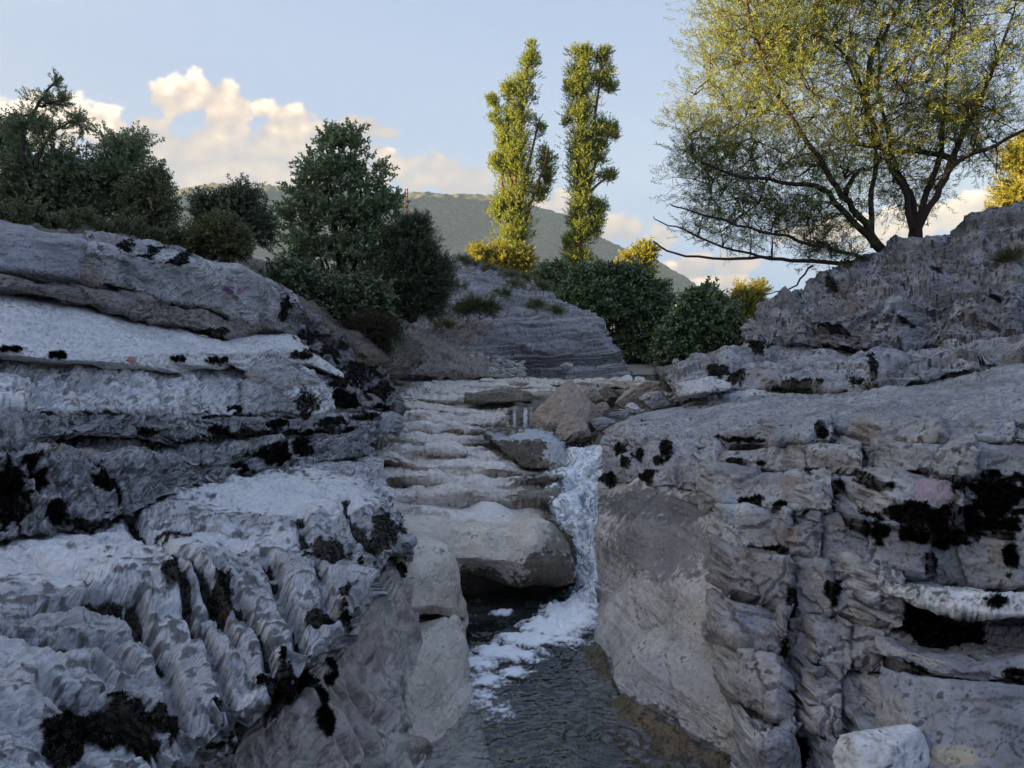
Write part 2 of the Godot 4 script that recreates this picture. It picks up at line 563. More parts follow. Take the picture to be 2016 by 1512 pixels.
# ------------------------------------------------------------------ the rock banks, from lines read off the picture
func left_bank() -> void:
	var b := base("left_rock_bank")
	tag(b, "bedded grey limestone bank stepping down to the gorge, with black moss along its edges", "rock bank", "", "structure")
	var g := {"pal": "grey", "big": 0.05, "mid": 0.022, "fine": 0.006, "blur": 2, "crust": 0.24, "block": 0.03, "blockf": 2.2, "bsq": 2.0}
	# two thick blocks on top
	rock(b, "block", [[-160, 396, 6.9, 0, 428, 6.6, 60, 438, 6.7, 90, 454, 6.8, 163, 455, 7.0],
		[-160, 450, 5.6, 0, 464, 5.75, 80, 471, 5.95, 164, 481, 6.25], [-160, 522, 5.4, 0, 530, 5.5, 80, 537, 5.75, 150, 547, 6.05]],
		g.merged({"seed": 1, "block": 0.008, "pal": "slate", "mid": 0.010, "fine": 0.004, "blur": 2, "crust": 0.48, "cap_right": Vector3(0.01, -0.02, -0.4)}, true))
	rock(b, "block", [[166, 450, 7.1, 200, 450, 7.3, 260, 468, 7.7, 340, 486, 8.2, 400, 517, 8.6, 470, 524, 9.0, 530, 548, 9.5, 573, 585, 9.8],
		[172, 482, 6.3, 250, 493, 6.65, 330, 506, 7.1, 420, 532, 7.9, 500, 550, 8.6, 555, 570, 9.2, 575, 596, 9.6],
		[154, 548, 6.1, 240, 570, 6.5, 330, 590, 7.0, 430, 615, 7.8, 500, 640, 8.5, 550, 642, 9.1, 573, 622, 9.5]],
		g.merged({"seed": 2, "big": 0.09, "mid": 0.03, "crack": 0.015, "crackf": 1.1, "crust": 0.36, "blur": 6, "paint": [[462, 566, 16, 22, Color(0.5, 0.5, 0.52), 0.9], [480, 585, 14, 14, Color(0.45, 0.45, 0.47), 0.8], [438, 572, 12, 9, Color(0.36, 0.17, 0.32), 0.7], [473, 572, 10, 8, Color(0.38, 0.2, 0.36), 0.6], [220, 470, 60, 14, Color(0.24, 0.17, 0.17), 0.6]], "moss": [[250, 478, 16, 9], [300, 492, 22, 8], [560, 610, 14, 26], [350, 515, 18, 8]]}, true))
	# thin slabs below the blocks
	rock(b, "slab", [[-160, 525, 5.7, 0, 531, 5.8, 80, 538, 6.0, 150, 547, 6.3, 240, 566, 6.8, 310, 584, 7.2],
		[-160, 530, 5.2, 0, 537, 5.35, 71, 549, 5.5, 131, 560, 5.8, 246, 586, 6.35, 300, 592, 6.7],
		[-160, 562, 5.1, 0, 569, 5.3, 67, 578, 5.45, 159, 594, 5.85, 226, 607, 6.2, 290, 616, 6.6]],
		g.merged({"seed": 3, "pal": "brown", "mid": 0.012, "blur": 2}, true))
	rock(b, "slab", [[240, 568, 6.9, 330, 590, 7.3, 430, 614, 8.1, 500, 636, 8.8, 570, 640, 9.3],
		[236, 599, 6.3, 294, 594, 6.7, 329, 608, 6.9, 381, 614, 7.4, 436, 626, 7.9, 476, 628, 8.2, 516, 634, 8.6, 568, 642, 9.0],
		[238, 611, 6.25, 286, 630, 6.55, 337, 637, 6.9, 397, 649, 7.3, 440, 662, 7.7, 476, 655, 8.1, 520, 645, 8.5, 568, 656, 8.9]],
		g.merged({"seed": 4, "pal": "brown", "crack": 0.02, "crackf": 1.6, "strata": 0.012, "blur": 2, "moss": [[420, 655, 30, 7], [330, 585, 10, 5]]}, true))
	# broad smooth shelf; dark patches on its brow mix lichen with painted shade
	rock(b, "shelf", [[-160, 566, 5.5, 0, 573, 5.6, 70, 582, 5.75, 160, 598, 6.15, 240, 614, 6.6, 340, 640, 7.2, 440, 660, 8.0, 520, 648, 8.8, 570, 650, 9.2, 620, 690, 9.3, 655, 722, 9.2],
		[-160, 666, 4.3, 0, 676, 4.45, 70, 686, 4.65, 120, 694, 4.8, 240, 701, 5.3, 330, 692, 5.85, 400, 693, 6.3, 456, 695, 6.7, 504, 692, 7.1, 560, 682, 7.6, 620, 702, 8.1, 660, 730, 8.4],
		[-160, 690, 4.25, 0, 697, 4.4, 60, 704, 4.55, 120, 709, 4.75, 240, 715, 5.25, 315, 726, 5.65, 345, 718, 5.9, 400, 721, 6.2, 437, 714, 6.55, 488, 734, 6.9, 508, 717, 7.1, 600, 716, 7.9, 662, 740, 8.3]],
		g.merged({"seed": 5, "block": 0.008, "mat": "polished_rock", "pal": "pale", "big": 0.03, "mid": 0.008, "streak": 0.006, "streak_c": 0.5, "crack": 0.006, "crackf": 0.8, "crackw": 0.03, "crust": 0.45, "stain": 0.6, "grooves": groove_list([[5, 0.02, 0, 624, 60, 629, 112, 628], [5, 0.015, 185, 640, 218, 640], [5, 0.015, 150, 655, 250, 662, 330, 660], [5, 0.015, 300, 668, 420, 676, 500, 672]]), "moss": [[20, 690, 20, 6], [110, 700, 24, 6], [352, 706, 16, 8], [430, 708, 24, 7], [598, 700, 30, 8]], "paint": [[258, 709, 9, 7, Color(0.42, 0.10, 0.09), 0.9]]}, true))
	# sloping bed below it
	rock(b, "ledge", [[-160, 688, 4.5, 0, 698, 4.65, 120, 710, 5.0, 240, 717, 5.5, 330, 724, 6.0, 437, 716, 6.8, 520, 718, 7.4, 600, 718, 8.1, 660, 742, 8.5],
		[-160, 742, 4.2, 0, 756, 4.3, 120, 778, 4.6, 240, 786, 5.05, 360, 790, 5.6, 440, 786, 6.1, 500, 780, 6.5, 560, 770, 7.0, 640, 775, 7.7],
		[-160, 800, 4.1, 0, 806, 4.15, 70, 813, 4.3, 190, 811, 4.75, 357, 817, 5.5, 450, 820, 6.0, 492, 818, 6.3, 556, 820, 6.8, 640, 822, 7.5]],
		g.merged({"seed": 6, "grooves": groove_list([[12, 0.035, 60, 735, 70, 806], [12, 0.035, 175, 742, 200, 806], [12, 0.04, 300, 745, 330, 812], [12, 0.04, 385, 735, 405, 815], [10, 0.035, 445, 745, 470, 816], [8, 0.02, 0, 722, 100, 740, 220, 744, 300, 742], [8, 0.02, 60, 760, 180, 766, 330, 770]]), "flute": 0.035, "flutef": 3.5, "mat": "polished_rock", "pal": "pale", "big": 0.06, "mid": 0.025, "streak": 0.007, "streak_c": 0.75, "blur": 10, "crack": 0.012, "crackf": 1.3, "crust": 0.26, "moss": [[470, 802, 16, 10], [600, 790, 26, 24], [560, 740, 20, 7]]}, true))
	rock(b, "block", [[486, 722, 7.0, 520, 704, 7.3, 560, 698, 7.6, 592, 715, 7.7], [484, 745, 6.55, 520, 718, 6.85, 560, 708, 7.15, 592, 735, 7.4], [480, 818, 6.2, 530, 815, 6.5, 565, 812, 6.85, 592, 800, 7.3]],
		g.merged({"seed": 7, "big": 0.07, "blur": 12, "crust": 0.42, "cap_left": Vector3(-0.12, -0.05, -0.35), "cap_right": Vector3(0.1, -0.05, -0.3)}, true))
	# thin ledge and the bench in front of it
	rock(b, "ledge", [[-160, 800, 4.3, 0, 806, 4.4, 70, 812, 4.6, 190, 810, 5.1, 357, 816, 5.8, 450, 819, 6.3, 556, 819, 7.1, 640, 821, 7.8, 740, 812, 8.7],
		[-160, 816, 4.0, 0, 820, 4.05, 66, 816, 4.2, 160, 814, 4.6, 278, 814, 5.05, 357, 820, 5.45, 436, 824, 5.85, 470, 833, 6.0, 560, 824, 6.75, 640, 822, 7.4, 740, 815, 8.3],
		[-160, 880, 3.9, 30, 882, 4.0, 71, 864, 4.15, 159, 858, 4.5, 258, 867, 4.9, 317, 865, 5.2, 397, 858, 5.65, 452, 851, 6.0, 560, 846, 6.6, 640, 846, 7.2, 740, 835, 8.1]],
		g.merged({"seed": 8, "grooves": groove_list([[9, 0.04, 150, 814, 156, 860], [9, 0.04, 248, 814, 255, 866], [9, 0.04, 318, 818, 322, 866], [9, 0.04, 398, 822, 392, 858], [9, 0.04, 465, 834, 470, 852], [9, 0.04, 600, 822, 596, 846]]), "flute": 0.03, "flutef": 5.0, "big": 0.05, "streak": 0.012, "streak_c": 0.6, "crack": 0.03, "crackf": 2.0, "blur": 4, "crust": 0.16, "moss": [[290, 850, 26, 9], [425, 846, 20, 8], [540, 836, 20, 9], [650, 836, 30, 10], [710, 826, 30, 8]]}, true))
	rock(b, "ledge", [[-160, 872, 4.2, 30, 876, 4.3, 71, 866, 4.5, 159, 860, 4.9, 258, 866, 5.3, 397, 858, 6.0, 452, 852, 6.4, 560, 848, 7.0, 640, 848, 7.6, 730, 838, 8.3],
		[-160, 900, 3.7, 0, 893, 3.85, 100, 887, 4.05, 170, 890, 4.25, 270, 900, 4.55, 340, 898, 4.8, 400, 894, 5.15, 480, 880, 5.65, 560, 868, 6.3, 640, 858, 6.9, 720, 848, 7.6],
		[-160, 1000, 3.5, 0, 975, 3.7, 100, 965, 3.9, 190, 958, 4.12, 280, 945, 4.45, 340, 930, 4.72, 400, 920, 5.08, 480, 908, 5.58, 565, 892, 6.22, 640, 882, 6.8, 720, 872, 7.45],
		[-160, 1090, 3.25, 0, 1064, 3.45, 100, 1050, 3.7, 190, 1032, 3.97, 280, 1007, 4.3, 340, 967, 4.65, 400, 952, 5.0, 480, 937, 5.5, 565, 918, 6.15, 640, 908, 6.65, 720, 898, 7.3]],
		g.merged({"seed": 9, "grooves": groove_list([[14, 0.05, 60, 898, 90, 980, 95, 1046], [13, 0.05, 105, 890, 132, 960, 142, 1036], [14, 0.05, 200, 898, 232, 950, 252, 1010], [13, 0.045, 282, 905, 300, 950, 312, 986], [12, 0.05, 341, 898, 346, 955], [12, 0.04, 420, 895, 430, 948], [12, 0.04, 500, 880, 505, 930], [12, 0.04, 560, 870, 566, 915], [10, 0.03, 0, 930, 60, 935, 160, 925, 240, 930], [12, 0.04, 20, 960, 30, 1050]]), "flute": 0.045, "flutef": 4.0, "big": 0.08, "bigf": 1.4, "mid": 0.03, "midf": 5.0, "streak": 0.010, "streak_c": 0.8, "crack": 0.03, "crackf": 1.5, "blur": 6, "crust": 0.14, "moss": [[20, 985, 34, 70], [110, 1010, 18, 26], [200, 940, 20, 16], [220, 950, 14, 18], [480, 920, 16, 16], [540, 895, 30, 20], [600, 880, 26, 22], [60, 905, 20, 10], [85, 935, 18, 20], [150, 1035, 30, 8]], "paint": [[120, 878, 90, 10, Color(0.40, 0.31, 0.24), 0.7]]}, true))
	# the near bed that overhangs the gorge; sky sheen on its top painted pale
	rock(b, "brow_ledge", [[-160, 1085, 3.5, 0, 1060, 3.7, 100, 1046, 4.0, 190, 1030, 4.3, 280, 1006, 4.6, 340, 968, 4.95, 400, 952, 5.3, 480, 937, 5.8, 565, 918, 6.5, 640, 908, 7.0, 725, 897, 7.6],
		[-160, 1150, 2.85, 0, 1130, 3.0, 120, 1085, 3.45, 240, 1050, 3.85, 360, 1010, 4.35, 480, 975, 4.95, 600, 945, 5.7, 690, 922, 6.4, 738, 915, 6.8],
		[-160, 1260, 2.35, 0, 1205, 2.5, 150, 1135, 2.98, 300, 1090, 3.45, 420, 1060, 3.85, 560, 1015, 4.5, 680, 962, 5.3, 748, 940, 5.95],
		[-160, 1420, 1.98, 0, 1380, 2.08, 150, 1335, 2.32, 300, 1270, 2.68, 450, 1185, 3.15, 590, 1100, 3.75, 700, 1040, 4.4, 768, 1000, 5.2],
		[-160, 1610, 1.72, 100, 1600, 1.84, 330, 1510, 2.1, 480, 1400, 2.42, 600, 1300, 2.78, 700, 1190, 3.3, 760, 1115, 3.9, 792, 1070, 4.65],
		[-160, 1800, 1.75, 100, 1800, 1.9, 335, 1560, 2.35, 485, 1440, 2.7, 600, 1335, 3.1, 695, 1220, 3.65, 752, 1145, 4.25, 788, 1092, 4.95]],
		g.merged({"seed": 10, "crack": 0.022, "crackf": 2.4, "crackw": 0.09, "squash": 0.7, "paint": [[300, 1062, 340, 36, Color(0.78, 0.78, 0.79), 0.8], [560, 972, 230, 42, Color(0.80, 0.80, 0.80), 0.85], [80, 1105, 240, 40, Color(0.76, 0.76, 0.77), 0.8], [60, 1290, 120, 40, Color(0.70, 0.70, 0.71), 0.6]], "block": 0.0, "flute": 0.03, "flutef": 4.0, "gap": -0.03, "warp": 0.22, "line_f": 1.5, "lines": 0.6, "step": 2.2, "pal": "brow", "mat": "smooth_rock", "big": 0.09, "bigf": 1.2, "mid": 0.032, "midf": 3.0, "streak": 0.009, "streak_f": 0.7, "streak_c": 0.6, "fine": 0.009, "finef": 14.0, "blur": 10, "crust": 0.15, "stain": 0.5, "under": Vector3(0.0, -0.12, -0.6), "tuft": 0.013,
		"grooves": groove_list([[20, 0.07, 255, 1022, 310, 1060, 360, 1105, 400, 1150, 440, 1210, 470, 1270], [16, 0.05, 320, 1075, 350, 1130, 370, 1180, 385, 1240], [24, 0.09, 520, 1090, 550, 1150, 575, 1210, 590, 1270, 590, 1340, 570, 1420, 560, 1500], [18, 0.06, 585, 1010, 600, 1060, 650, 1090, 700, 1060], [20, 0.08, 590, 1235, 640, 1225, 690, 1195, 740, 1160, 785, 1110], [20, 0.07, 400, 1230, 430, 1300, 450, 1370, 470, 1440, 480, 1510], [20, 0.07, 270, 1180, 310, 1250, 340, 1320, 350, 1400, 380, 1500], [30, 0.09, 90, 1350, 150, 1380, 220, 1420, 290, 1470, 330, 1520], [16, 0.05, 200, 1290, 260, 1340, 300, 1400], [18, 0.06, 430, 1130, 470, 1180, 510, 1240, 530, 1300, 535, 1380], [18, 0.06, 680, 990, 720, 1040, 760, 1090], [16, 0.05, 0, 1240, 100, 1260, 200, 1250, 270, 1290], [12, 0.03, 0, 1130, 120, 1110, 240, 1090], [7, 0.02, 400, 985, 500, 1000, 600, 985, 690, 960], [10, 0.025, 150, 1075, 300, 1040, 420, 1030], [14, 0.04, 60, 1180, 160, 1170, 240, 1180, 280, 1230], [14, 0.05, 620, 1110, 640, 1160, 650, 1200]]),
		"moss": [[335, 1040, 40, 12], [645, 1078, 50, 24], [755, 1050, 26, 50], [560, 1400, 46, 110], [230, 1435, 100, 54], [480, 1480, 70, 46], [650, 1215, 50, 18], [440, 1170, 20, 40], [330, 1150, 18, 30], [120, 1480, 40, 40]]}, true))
	# dark nose of thin beds at the downstream end
	rock(b, "spur", [[570, 585, 10.0, 620, 628, 10.0, 690, 690, 9.9, 740, 730, 9.7, 767, 765, 9.5], [562, 640, 9.2, 620, 680, 9.15, 680, 730, 9.1, 740, 768, 9.1, 774, 785, 9.15], [555, 662, 8.9, 610, 705, 8.8, 655, 750, 8.6, 715, 795, 8.6, 776, 808, 8.8]],
		g.merged({"seed": 11, "block": 0.06, "pal": "dark", "big": 0.10, "bigf": 2.0, "mid": 0.05, "streak": 0.015, "streak_c": 0.7, "crust": 0.2, "moss": [[700, 740, 40, 30], [650, 700, 30, 26], [740, 780, 26, 14], [620, 660, 30, 16]]}, true))
	rock(b, "spur", [[640, 725, 8.9, 700, 760, 8.9, 760, 782, 9.1, 782, 792, 9.2], [636, 745, 8.2, 700, 775, 8.4, 760, 793, 8.75, 780, 800, 8.9], [630, 828, 7.8, 700, 812, 8.15, 750, 815, 8.5, 780, 815, 8.8]],
		g.merged({"seed": 12, "pal": "brown", "big": 0.09, "bigf": 2.0, "mid": 0.04, "strata": 0.05, "strataf": 14.0, "crust": 0.22, "moss": [[610, 800, 30, 24], [690, 790, 30, 14], [750, 802, 30, 10], [660, 770, 20, 20]]}, true))
	rock(b, "spur", [[560, 838, 7.5, 640, 832, 7.9, 700, 825, 8.4, 775, 815, 9.0], [565, 850, 7.0, 640, 842, 7.5, 700, 832, 7.95, 778, 822, 8.6], [570, 905, 6.4, 640, 890, 7.0, 700, 880, 7.5, 772, 850, 8.2]],
		g.merged({"seed": 13, "big": 0.08, "bigf": 2.0, "mid": 0.04, "strata": 0.05, "strataf": 12.0, "crack": 0.03, "crust": 0.28, "moss": [[600, 860, 30, 16], [560, 880, 20, 20], [690, 850, 40, 12]]}, true))
	# the gorge wall under the overhang: a raked face and two smooth pillars
	rock(b, "gorge_wall", [[330, 1470, 2.75, 450, 1400, 3.0, 540, 1330, 3.3, 610, 1270, 3.5, 680, 1200, 3.9, 740, 1140, 4.5, 800, 1080, 5.2], [330, 1560, 2.6, 450, 1490, 2.75, 560, 1400, 2.95, 630, 1340, 3.2, 690, 1280, 3.6, 745, 1210, 4.15, 800, 1140, 4.75],
		[330, 1640, 2.55, 450, 1570, 2.7, 580, 1470, 2.95, 650, 1430, 3.25, 720, 1370, 3.65, 770, 1300, 4.1, 808, 1230, 4.6], [330, 1800, 2.4, 450, 1720, 2.6, 560, 1650, 2.85, 690, 1600, 3.25, 760, 1560, 3.55, 806, 1500, 3.9, 815, 1400, 4.3]],
		{"seed": 14, "pal": "taupe", "mat": "smooth_rock", "big": 0.10, "bigf": 1.1, "flute": 0.09, "flutef": 2.6, "mid": 0.02, "midf": 2.0, "streak": 0.012, "streak_c": 0.75, "streak_f": 0.6, "fu": 0.8, "blur": 6, "crust": 0.5, "stain": 0.2, "moss": [[650, 1330, 14, 30], [600, 1380, 20, 60]]})
	rock(b, "pillar", [[765, 1020, 6.0, 830, 1030, 6.0, 880, 1055, 6.0, 905, 1095, 6.1], [780, 1075, 5.0, 830, 1065, 5.2, 870, 1090, 5.4, 897, 1140, 5.6], [788, 1130, 4.8, 830, 1120, 5.0, 875, 1140, 5.2, 900, 1180, 5.5], [790, 1200, 4.65, 830, 1200, 4.8, 880, 1198, 5.0, 906, 1204, 5.4]],
		{"seed": 15, "pal": "beige", "mat": "smooth_rock", "big": 0.10, "bigf": 1.3, "mid": 0.025, "midf": 2.2, "fine": 0.003, "blur": 8, "crust": 0.55, "stain": 0.35, "moss": [[790, 1120, 14, 14]], "under": Vector3(0.02, -0.12, -0.2)})
	rock(b, "pillar", [[788, 1215, 4.9, 830, 1212, 5.1, 885, 1206, 5.3, 908, 1210, 5.6], [792, 1235, 4.5, 840, 1228, 4.7, 895, 1225, 4.95, 916, 1235, 5.3], [795, 1310, 4.3, 850, 1300, 4.45, 905, 1300, 4.8, 926, 1310, 5.05], [800, 1400, 4.1, 850, 1400, 4.2, 910, 1395, 4.45, 937, 1395, 4.6], [800, 1640, 3.5, 860, 1620, 3.55, 925, 1600, 3.75, 960, 1570, 4.0]],
		{"seed": 16, "pal": "beige", "mat": "smooth_rock", "big": 0.12, "bigf": 1.2, "mid": 0.03, "midf": 2.2, "strata": 0.015, "strata_x": 0.2, "strataf": 5.0, "fine": 0.003, "blur": 5, "crack": 0.02, "crackf": 1.2, "crackw": 0.04, "crust": 0.55, "stain": 0.35})

# grooves with their bounds in front: [left, right, top, bottom, half width, depth, points ...]
func groove_list(l: Array) -> Array:
	var out := []
	for g in l:
		var lo := Vector2(1e9, 1e9)
		var hi := -lo
		for e in range(2, g.size(), 2):
			lo = lo.min(Vector2(g[e], g[e + 1]))
			hi = hi.max(Vector2(g[e], g[e + 1]))
		var m: float = g[0] * 1.6 + 10.0
		out.append([lo.x - m, hi.x + m, lo.y - m, hi.y + m] + g)
	return out

func middle_rocks() -> void:
	var b := base("stream_bed_rock")
	tag(b, "pale worn limestone steps in the stream bed beside the waterfall", "rock steps", "", "structure")
	# undercut block over the pool
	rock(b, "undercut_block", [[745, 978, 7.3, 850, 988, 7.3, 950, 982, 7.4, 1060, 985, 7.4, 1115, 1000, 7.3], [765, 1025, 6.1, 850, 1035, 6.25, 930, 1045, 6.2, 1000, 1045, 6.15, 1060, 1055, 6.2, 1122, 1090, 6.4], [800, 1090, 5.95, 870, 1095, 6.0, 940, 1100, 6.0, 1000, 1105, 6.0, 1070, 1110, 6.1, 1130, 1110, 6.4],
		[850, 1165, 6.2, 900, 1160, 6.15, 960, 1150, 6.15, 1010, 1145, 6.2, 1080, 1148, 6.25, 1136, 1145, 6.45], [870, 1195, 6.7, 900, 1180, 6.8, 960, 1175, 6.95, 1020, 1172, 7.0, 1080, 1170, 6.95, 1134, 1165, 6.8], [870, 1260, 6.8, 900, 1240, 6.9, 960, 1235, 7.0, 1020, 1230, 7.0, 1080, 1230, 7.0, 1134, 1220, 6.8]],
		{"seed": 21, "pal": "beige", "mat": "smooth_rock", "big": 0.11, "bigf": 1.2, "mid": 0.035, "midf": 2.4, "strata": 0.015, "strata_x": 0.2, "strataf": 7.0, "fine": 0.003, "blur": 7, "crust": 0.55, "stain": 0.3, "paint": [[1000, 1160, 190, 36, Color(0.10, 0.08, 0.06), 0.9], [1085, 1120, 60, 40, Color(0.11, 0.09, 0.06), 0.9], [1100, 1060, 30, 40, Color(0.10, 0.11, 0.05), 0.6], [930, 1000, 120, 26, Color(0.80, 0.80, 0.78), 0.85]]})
	plateau(b)
	# worn beds stepping up to the plateau: [left px, right px, brow py left, mid, right, foot drop in px, d left, d right]
	var steps := [[735, 1095, 958, 966, 972, 18, 7.0, 7.15], [728, 1105, 936, 937, 944, 17, 7.35, 7.4], [715, 1098, 903, 915, 918, 24, 7.75, 7.8], [705, 1040, 878, 888, 886, 16, 8.3, 8.5], [690, 1010, 856, 866, 872, 13, 8.9, 9.2], [690, 1000, 836, 842, 853, 12, 9.7, 9.9], [740, 1050, 812, 826, 836, 10, 10.6, 10.4], [750, 1070, 796, 806, 815, 10, 11.6, 11.2], [750, 1085, 780, 790, 800, 7, 12.9, 12.2], [750, 1120, 766, 774, 782, 6, 14.5, 13.5], [745, 1200, 754, 760, 766, 5, 16.5, 15.5], [740, 1300, 745, 749, 754, 4, 19.0, 18.0]]
	for k in steps.size():
		var s: Array = steps[k]
		var nxt: Array = steps[mini(k + 1, steps.size() - 1)]
		var mid_d: float = (s[6] + s[7]) * 0.5
		var w: float = s[1] - s[0]
		var back_d: float = (nxt[6] - s[6]) + 0.5 if k < steps.size() - 1 else 6.0
		var rise: float = nxt[2] + nxt[5] - 3.0 if k < steps.size() - 1 else 738.0
		var rise_r: float = nxt[4] + nxt[5] - 3.0 if k < steps.size() - 1 else 741.0
		var wob := func(i: int, a: float) -> float: return sin(k * 2.3 + i * 1.7) * a
		var lb := [s[0] - 10, rise, s[6] + back_d, s[0] + w * 0.5, (rise + rise_r) * 0.5, mid_d + back_d, s[1] + 12, rise_r, s[7] + back_d]
		var br := []
		var ft := []
		for i in 7:
			var t := i / 6.0
			var py: float = lerpf(lerpf(s[2], s[3], minf(1.0, t * 2.0)), s[4], maxf(0.0, t * 2.0 - 1.0)) + wob.call(i, s[5] * 0.30) + sin(k * 5.1 + i * 0.9) * s[5] * 0.35
			var px: float = s[0] + w * t
			var d: float = lerpf(s[6], s[7], t) + wob.call(i + 3, 0.05 * s[6] / 7.0)
			br.append_array([px, py, d])
			ft.append_array([px, py + s[5] * (0.65 + 0.55 * sin(k * 1.9 + i * 1.6)), d - 0.05])
		var wet := [[s[1] - 30, s[4] + 5, 70, 20, Color(0.09, 0.075, 0.05), 0.75]]
		rock(b, "bed", [lb, br, ft], {"seed": 30 + k, "gap": -0.01, "step": 2.3, "pal": "bed", "mat": "polished_rock", "big": 0.07, "bigf": 1.7, "block": 0.03, "blockf": 2.0, "bsq": 2.5, "mid": 0.022, "fine": 0.004, "strata": 0.012, "strataf": 30.0, "bed_c": 0.22, "lines": 0.55, "streak": 0.006, "streak_c": 0.2, "crack": 0.02, "crackf": 1.5, "squash": 2.0, "blur": 3, "crust": 0.5, "stain": 0.2, "paint": wet, "under": Vector3(0, -0.15, -0.12)})

func plateau(b: Node) -> void:
	rock(b, "bed", [[980, 739, 22, 1150, 741, 22.5, 1350, 743, 22], [980, 751, 17.0, 1100, 750, 16.8, 1200, 752, 16.6, 1350, 755, 15.5], [980, 758, 16.4, 1100, 757, 16.2, 1200, 759, 16.0, 1350, 763, 15.0]],
		{"seed": 60, "pal": "bed", "big": 0.10, "bigf": 0.8, "mid": 0.05, "strata": 0.03, "strataf": 14.0, "crack": 0.04, "crackf": 0.9, "blur": 2, "crust": 0.4, "stain": 0.1})

func right_bank() -> void:
	var b := base("right_rock_bank")
	tag(b, "fractured grey limestone bank with a smooth gorge wall and patches of black moss", "rock bank", "", "structure")
	var g := {"pal": "grey", "big": 0.05, "mid": 0.022, "fine": 0.006, "blur": 2, "crust": 0.28, "block": 0.03, "blockf": 2.2, "bsq": 2.0}
	# cliff behind
	rock(b, "cliff_face", [[1478, 650, 10.8, 1500, 618, 11, 1560, 570, 11.2, 1640, 530, 11.2, 1750, 480, 11.1, 1850, 462, 10.7, 1930, 432, 10.4, 2016, 408, 10.2, 2180, 355, 10.0],
		[1482, 662, 10.4, 1510, 630, 10.4, 1570, 590, 10.5, 1650, 555, 10.4, 1750, 515, 10.3, 1850, 500, 9.9, 2016, 450, 9.5, 2180, 410, 9.3], [1490, 668, 9.9, 1530, 650, 9.9, 1600, 630, 9.7, 1700, 620, 9.2, 1850, 600, 8.9, 2016, 570, 8.6, 2180, 550, 8.4],
		[1484, 676, 9.85, 1540, 675, 9.6, 1600, 676, 9.4, 1700, 684, 8.9, 1850, 680, 8.5, 2016, 664, 8.0, 2180, 655, 7.8]],
		g.merged({"seed": 41, "block": 0.10, "blockf": 1.8, "pal": "cliff", "big": 0.18, "bigf": 1.3, "mid": 0.08, "midf": 3.5, "fine": 0.015, "strata": 0.05, "strataf": 7.0, "tilt": 0.15, "crack": 0.05, "crackf": 1.6, "squash": 1.8, "pits": 0.08, "crust": 0.13, "blur": 3, "moss": [[1650, 655, 26, 7], [1780, 640, 24, 6], [1640, 560, 10, 10], [1850, 560, 10, 8], [1960, 600, 14, 10]]}, true))
	rock(b, "cliff_foot", [[1318, 735, 10.2, 1350, 712, 10.4, 1440, 686, 10.3, 1500, 677, 10.1, 1600, 680, 9.7, 1700, 688, 9.2, 1850, 686, 8.8, 2016, 668, 8.3, 2180, 660, 8.1],
		[1322, 750, 9.6, 1360, 722, 9.7, 1440, 700, 9.6, 1500, 694, 9.4, 1600, 698, 8.9, 1700, 704, 8.4, 1850, 700, 8.0, 2016, 676, 7.7, 2180, 668, 7.5],
		[1322, 785, 9.1, 1400, 778, 8.7, 1480, 766, 8.4, 1600, 766, 7.95, 1720, 766, 7.45, 1790, 752, 7.4, 1850, 735, 7.4, 2016, 708, 7.2, 2180, 700, 7.0]],
		g.merged({"seed": 42, "block": 0.07, "blockf": 1.6, "pal": "cliff", "big": 0.12, "bigf": 1.3, "mid": 0.05, "strata": 0.04, "strataf": 9.0, "crack": 0.06, "crackf": 1.5, "crust": 0.32, "blur": 2, "moss": [[1420, 745, 22, 10], [1450, 755, 24, 8], [1720, 735, 12, 26], [1560, 765, 60, 6], [1380, 772, 40, 8], [1490, 690, 18, 6], [1690, 752, 26, 10]]}, true))
	for k in 3:
		var x0: float = [1385, 1520, 1340][k]
		var x1: float = [1560, 1660, 1440][k]
		var y0: float = [772, 764, 752][k]
		rock(b, "flake", [[x0, y0 + 2, 8.8 - k * 0.1, (x0 + x1) / 2, y0 - 8, 8.6, x1, y0 - 4, 8.4], [x0 + 5, y0 + 14, 8.3, (x0 + x1) / 2, y0 + 8, 8.1, x1, y0 + 8, 8.0], [x0 + 5, y0 + 26, 8.2, (x0 + x1) / 2, y0 + 22, 8.0, x1, y0 + 14, 7.95]], g.merged({"seed": 43 + k, "pal": "pale", "mid": 0.015}, true))
	# worn top surface
	rock(b, "shelf", [[1300, 800, 9.3, 1400, 782, 9.0, 1500, 768, 8.7, 1700, 764, 7.8, 1850, 738, 7.7, 2016, 706, 7.5, 2180, 700, 7.3], [1240, 825, 7.9, 1340, 812, 7.4, 1450, 805, 6.9, 1600, 795, 6.4, 1750, 785, 6.0, 1880, 775, 5.8, 2016, 765, 5.6, 2180, 758, 5.4],
		[1206, 850, 7.55, 1280, 846, 6.95, 1380, 862, 6.2, 1470, 850, 5.75, 1560, 832, 5.6, 1680, 828, 5.3, 1800, 832, 4.95, 1920, 820, 4.75, 2016, 815, 4.55, 2180, 812, 4.35], [1204, 870, 7.4, 1280, 866, 6.8, 1380, 882, 6.05, 1470, 868, 5.6, 1560, 850, 5.45, 1680, 846, 5.15, 1800, 850, 4.85, 1920, 838, 4.65, 2016, 835, 4.45, 2180, 832, 4.25]],
		g.merged({"seed": 46, "block": 0.012, "pal": "cool", "big": 0.05, "mid": 0.02, "streak": 0.010, "streak_c": 0.6, "crack": 0.012, "crackf": 1.2, "blur": 6, "crust": 0.42, "under": Vector3(0, -0.2, -0.3)}, true))
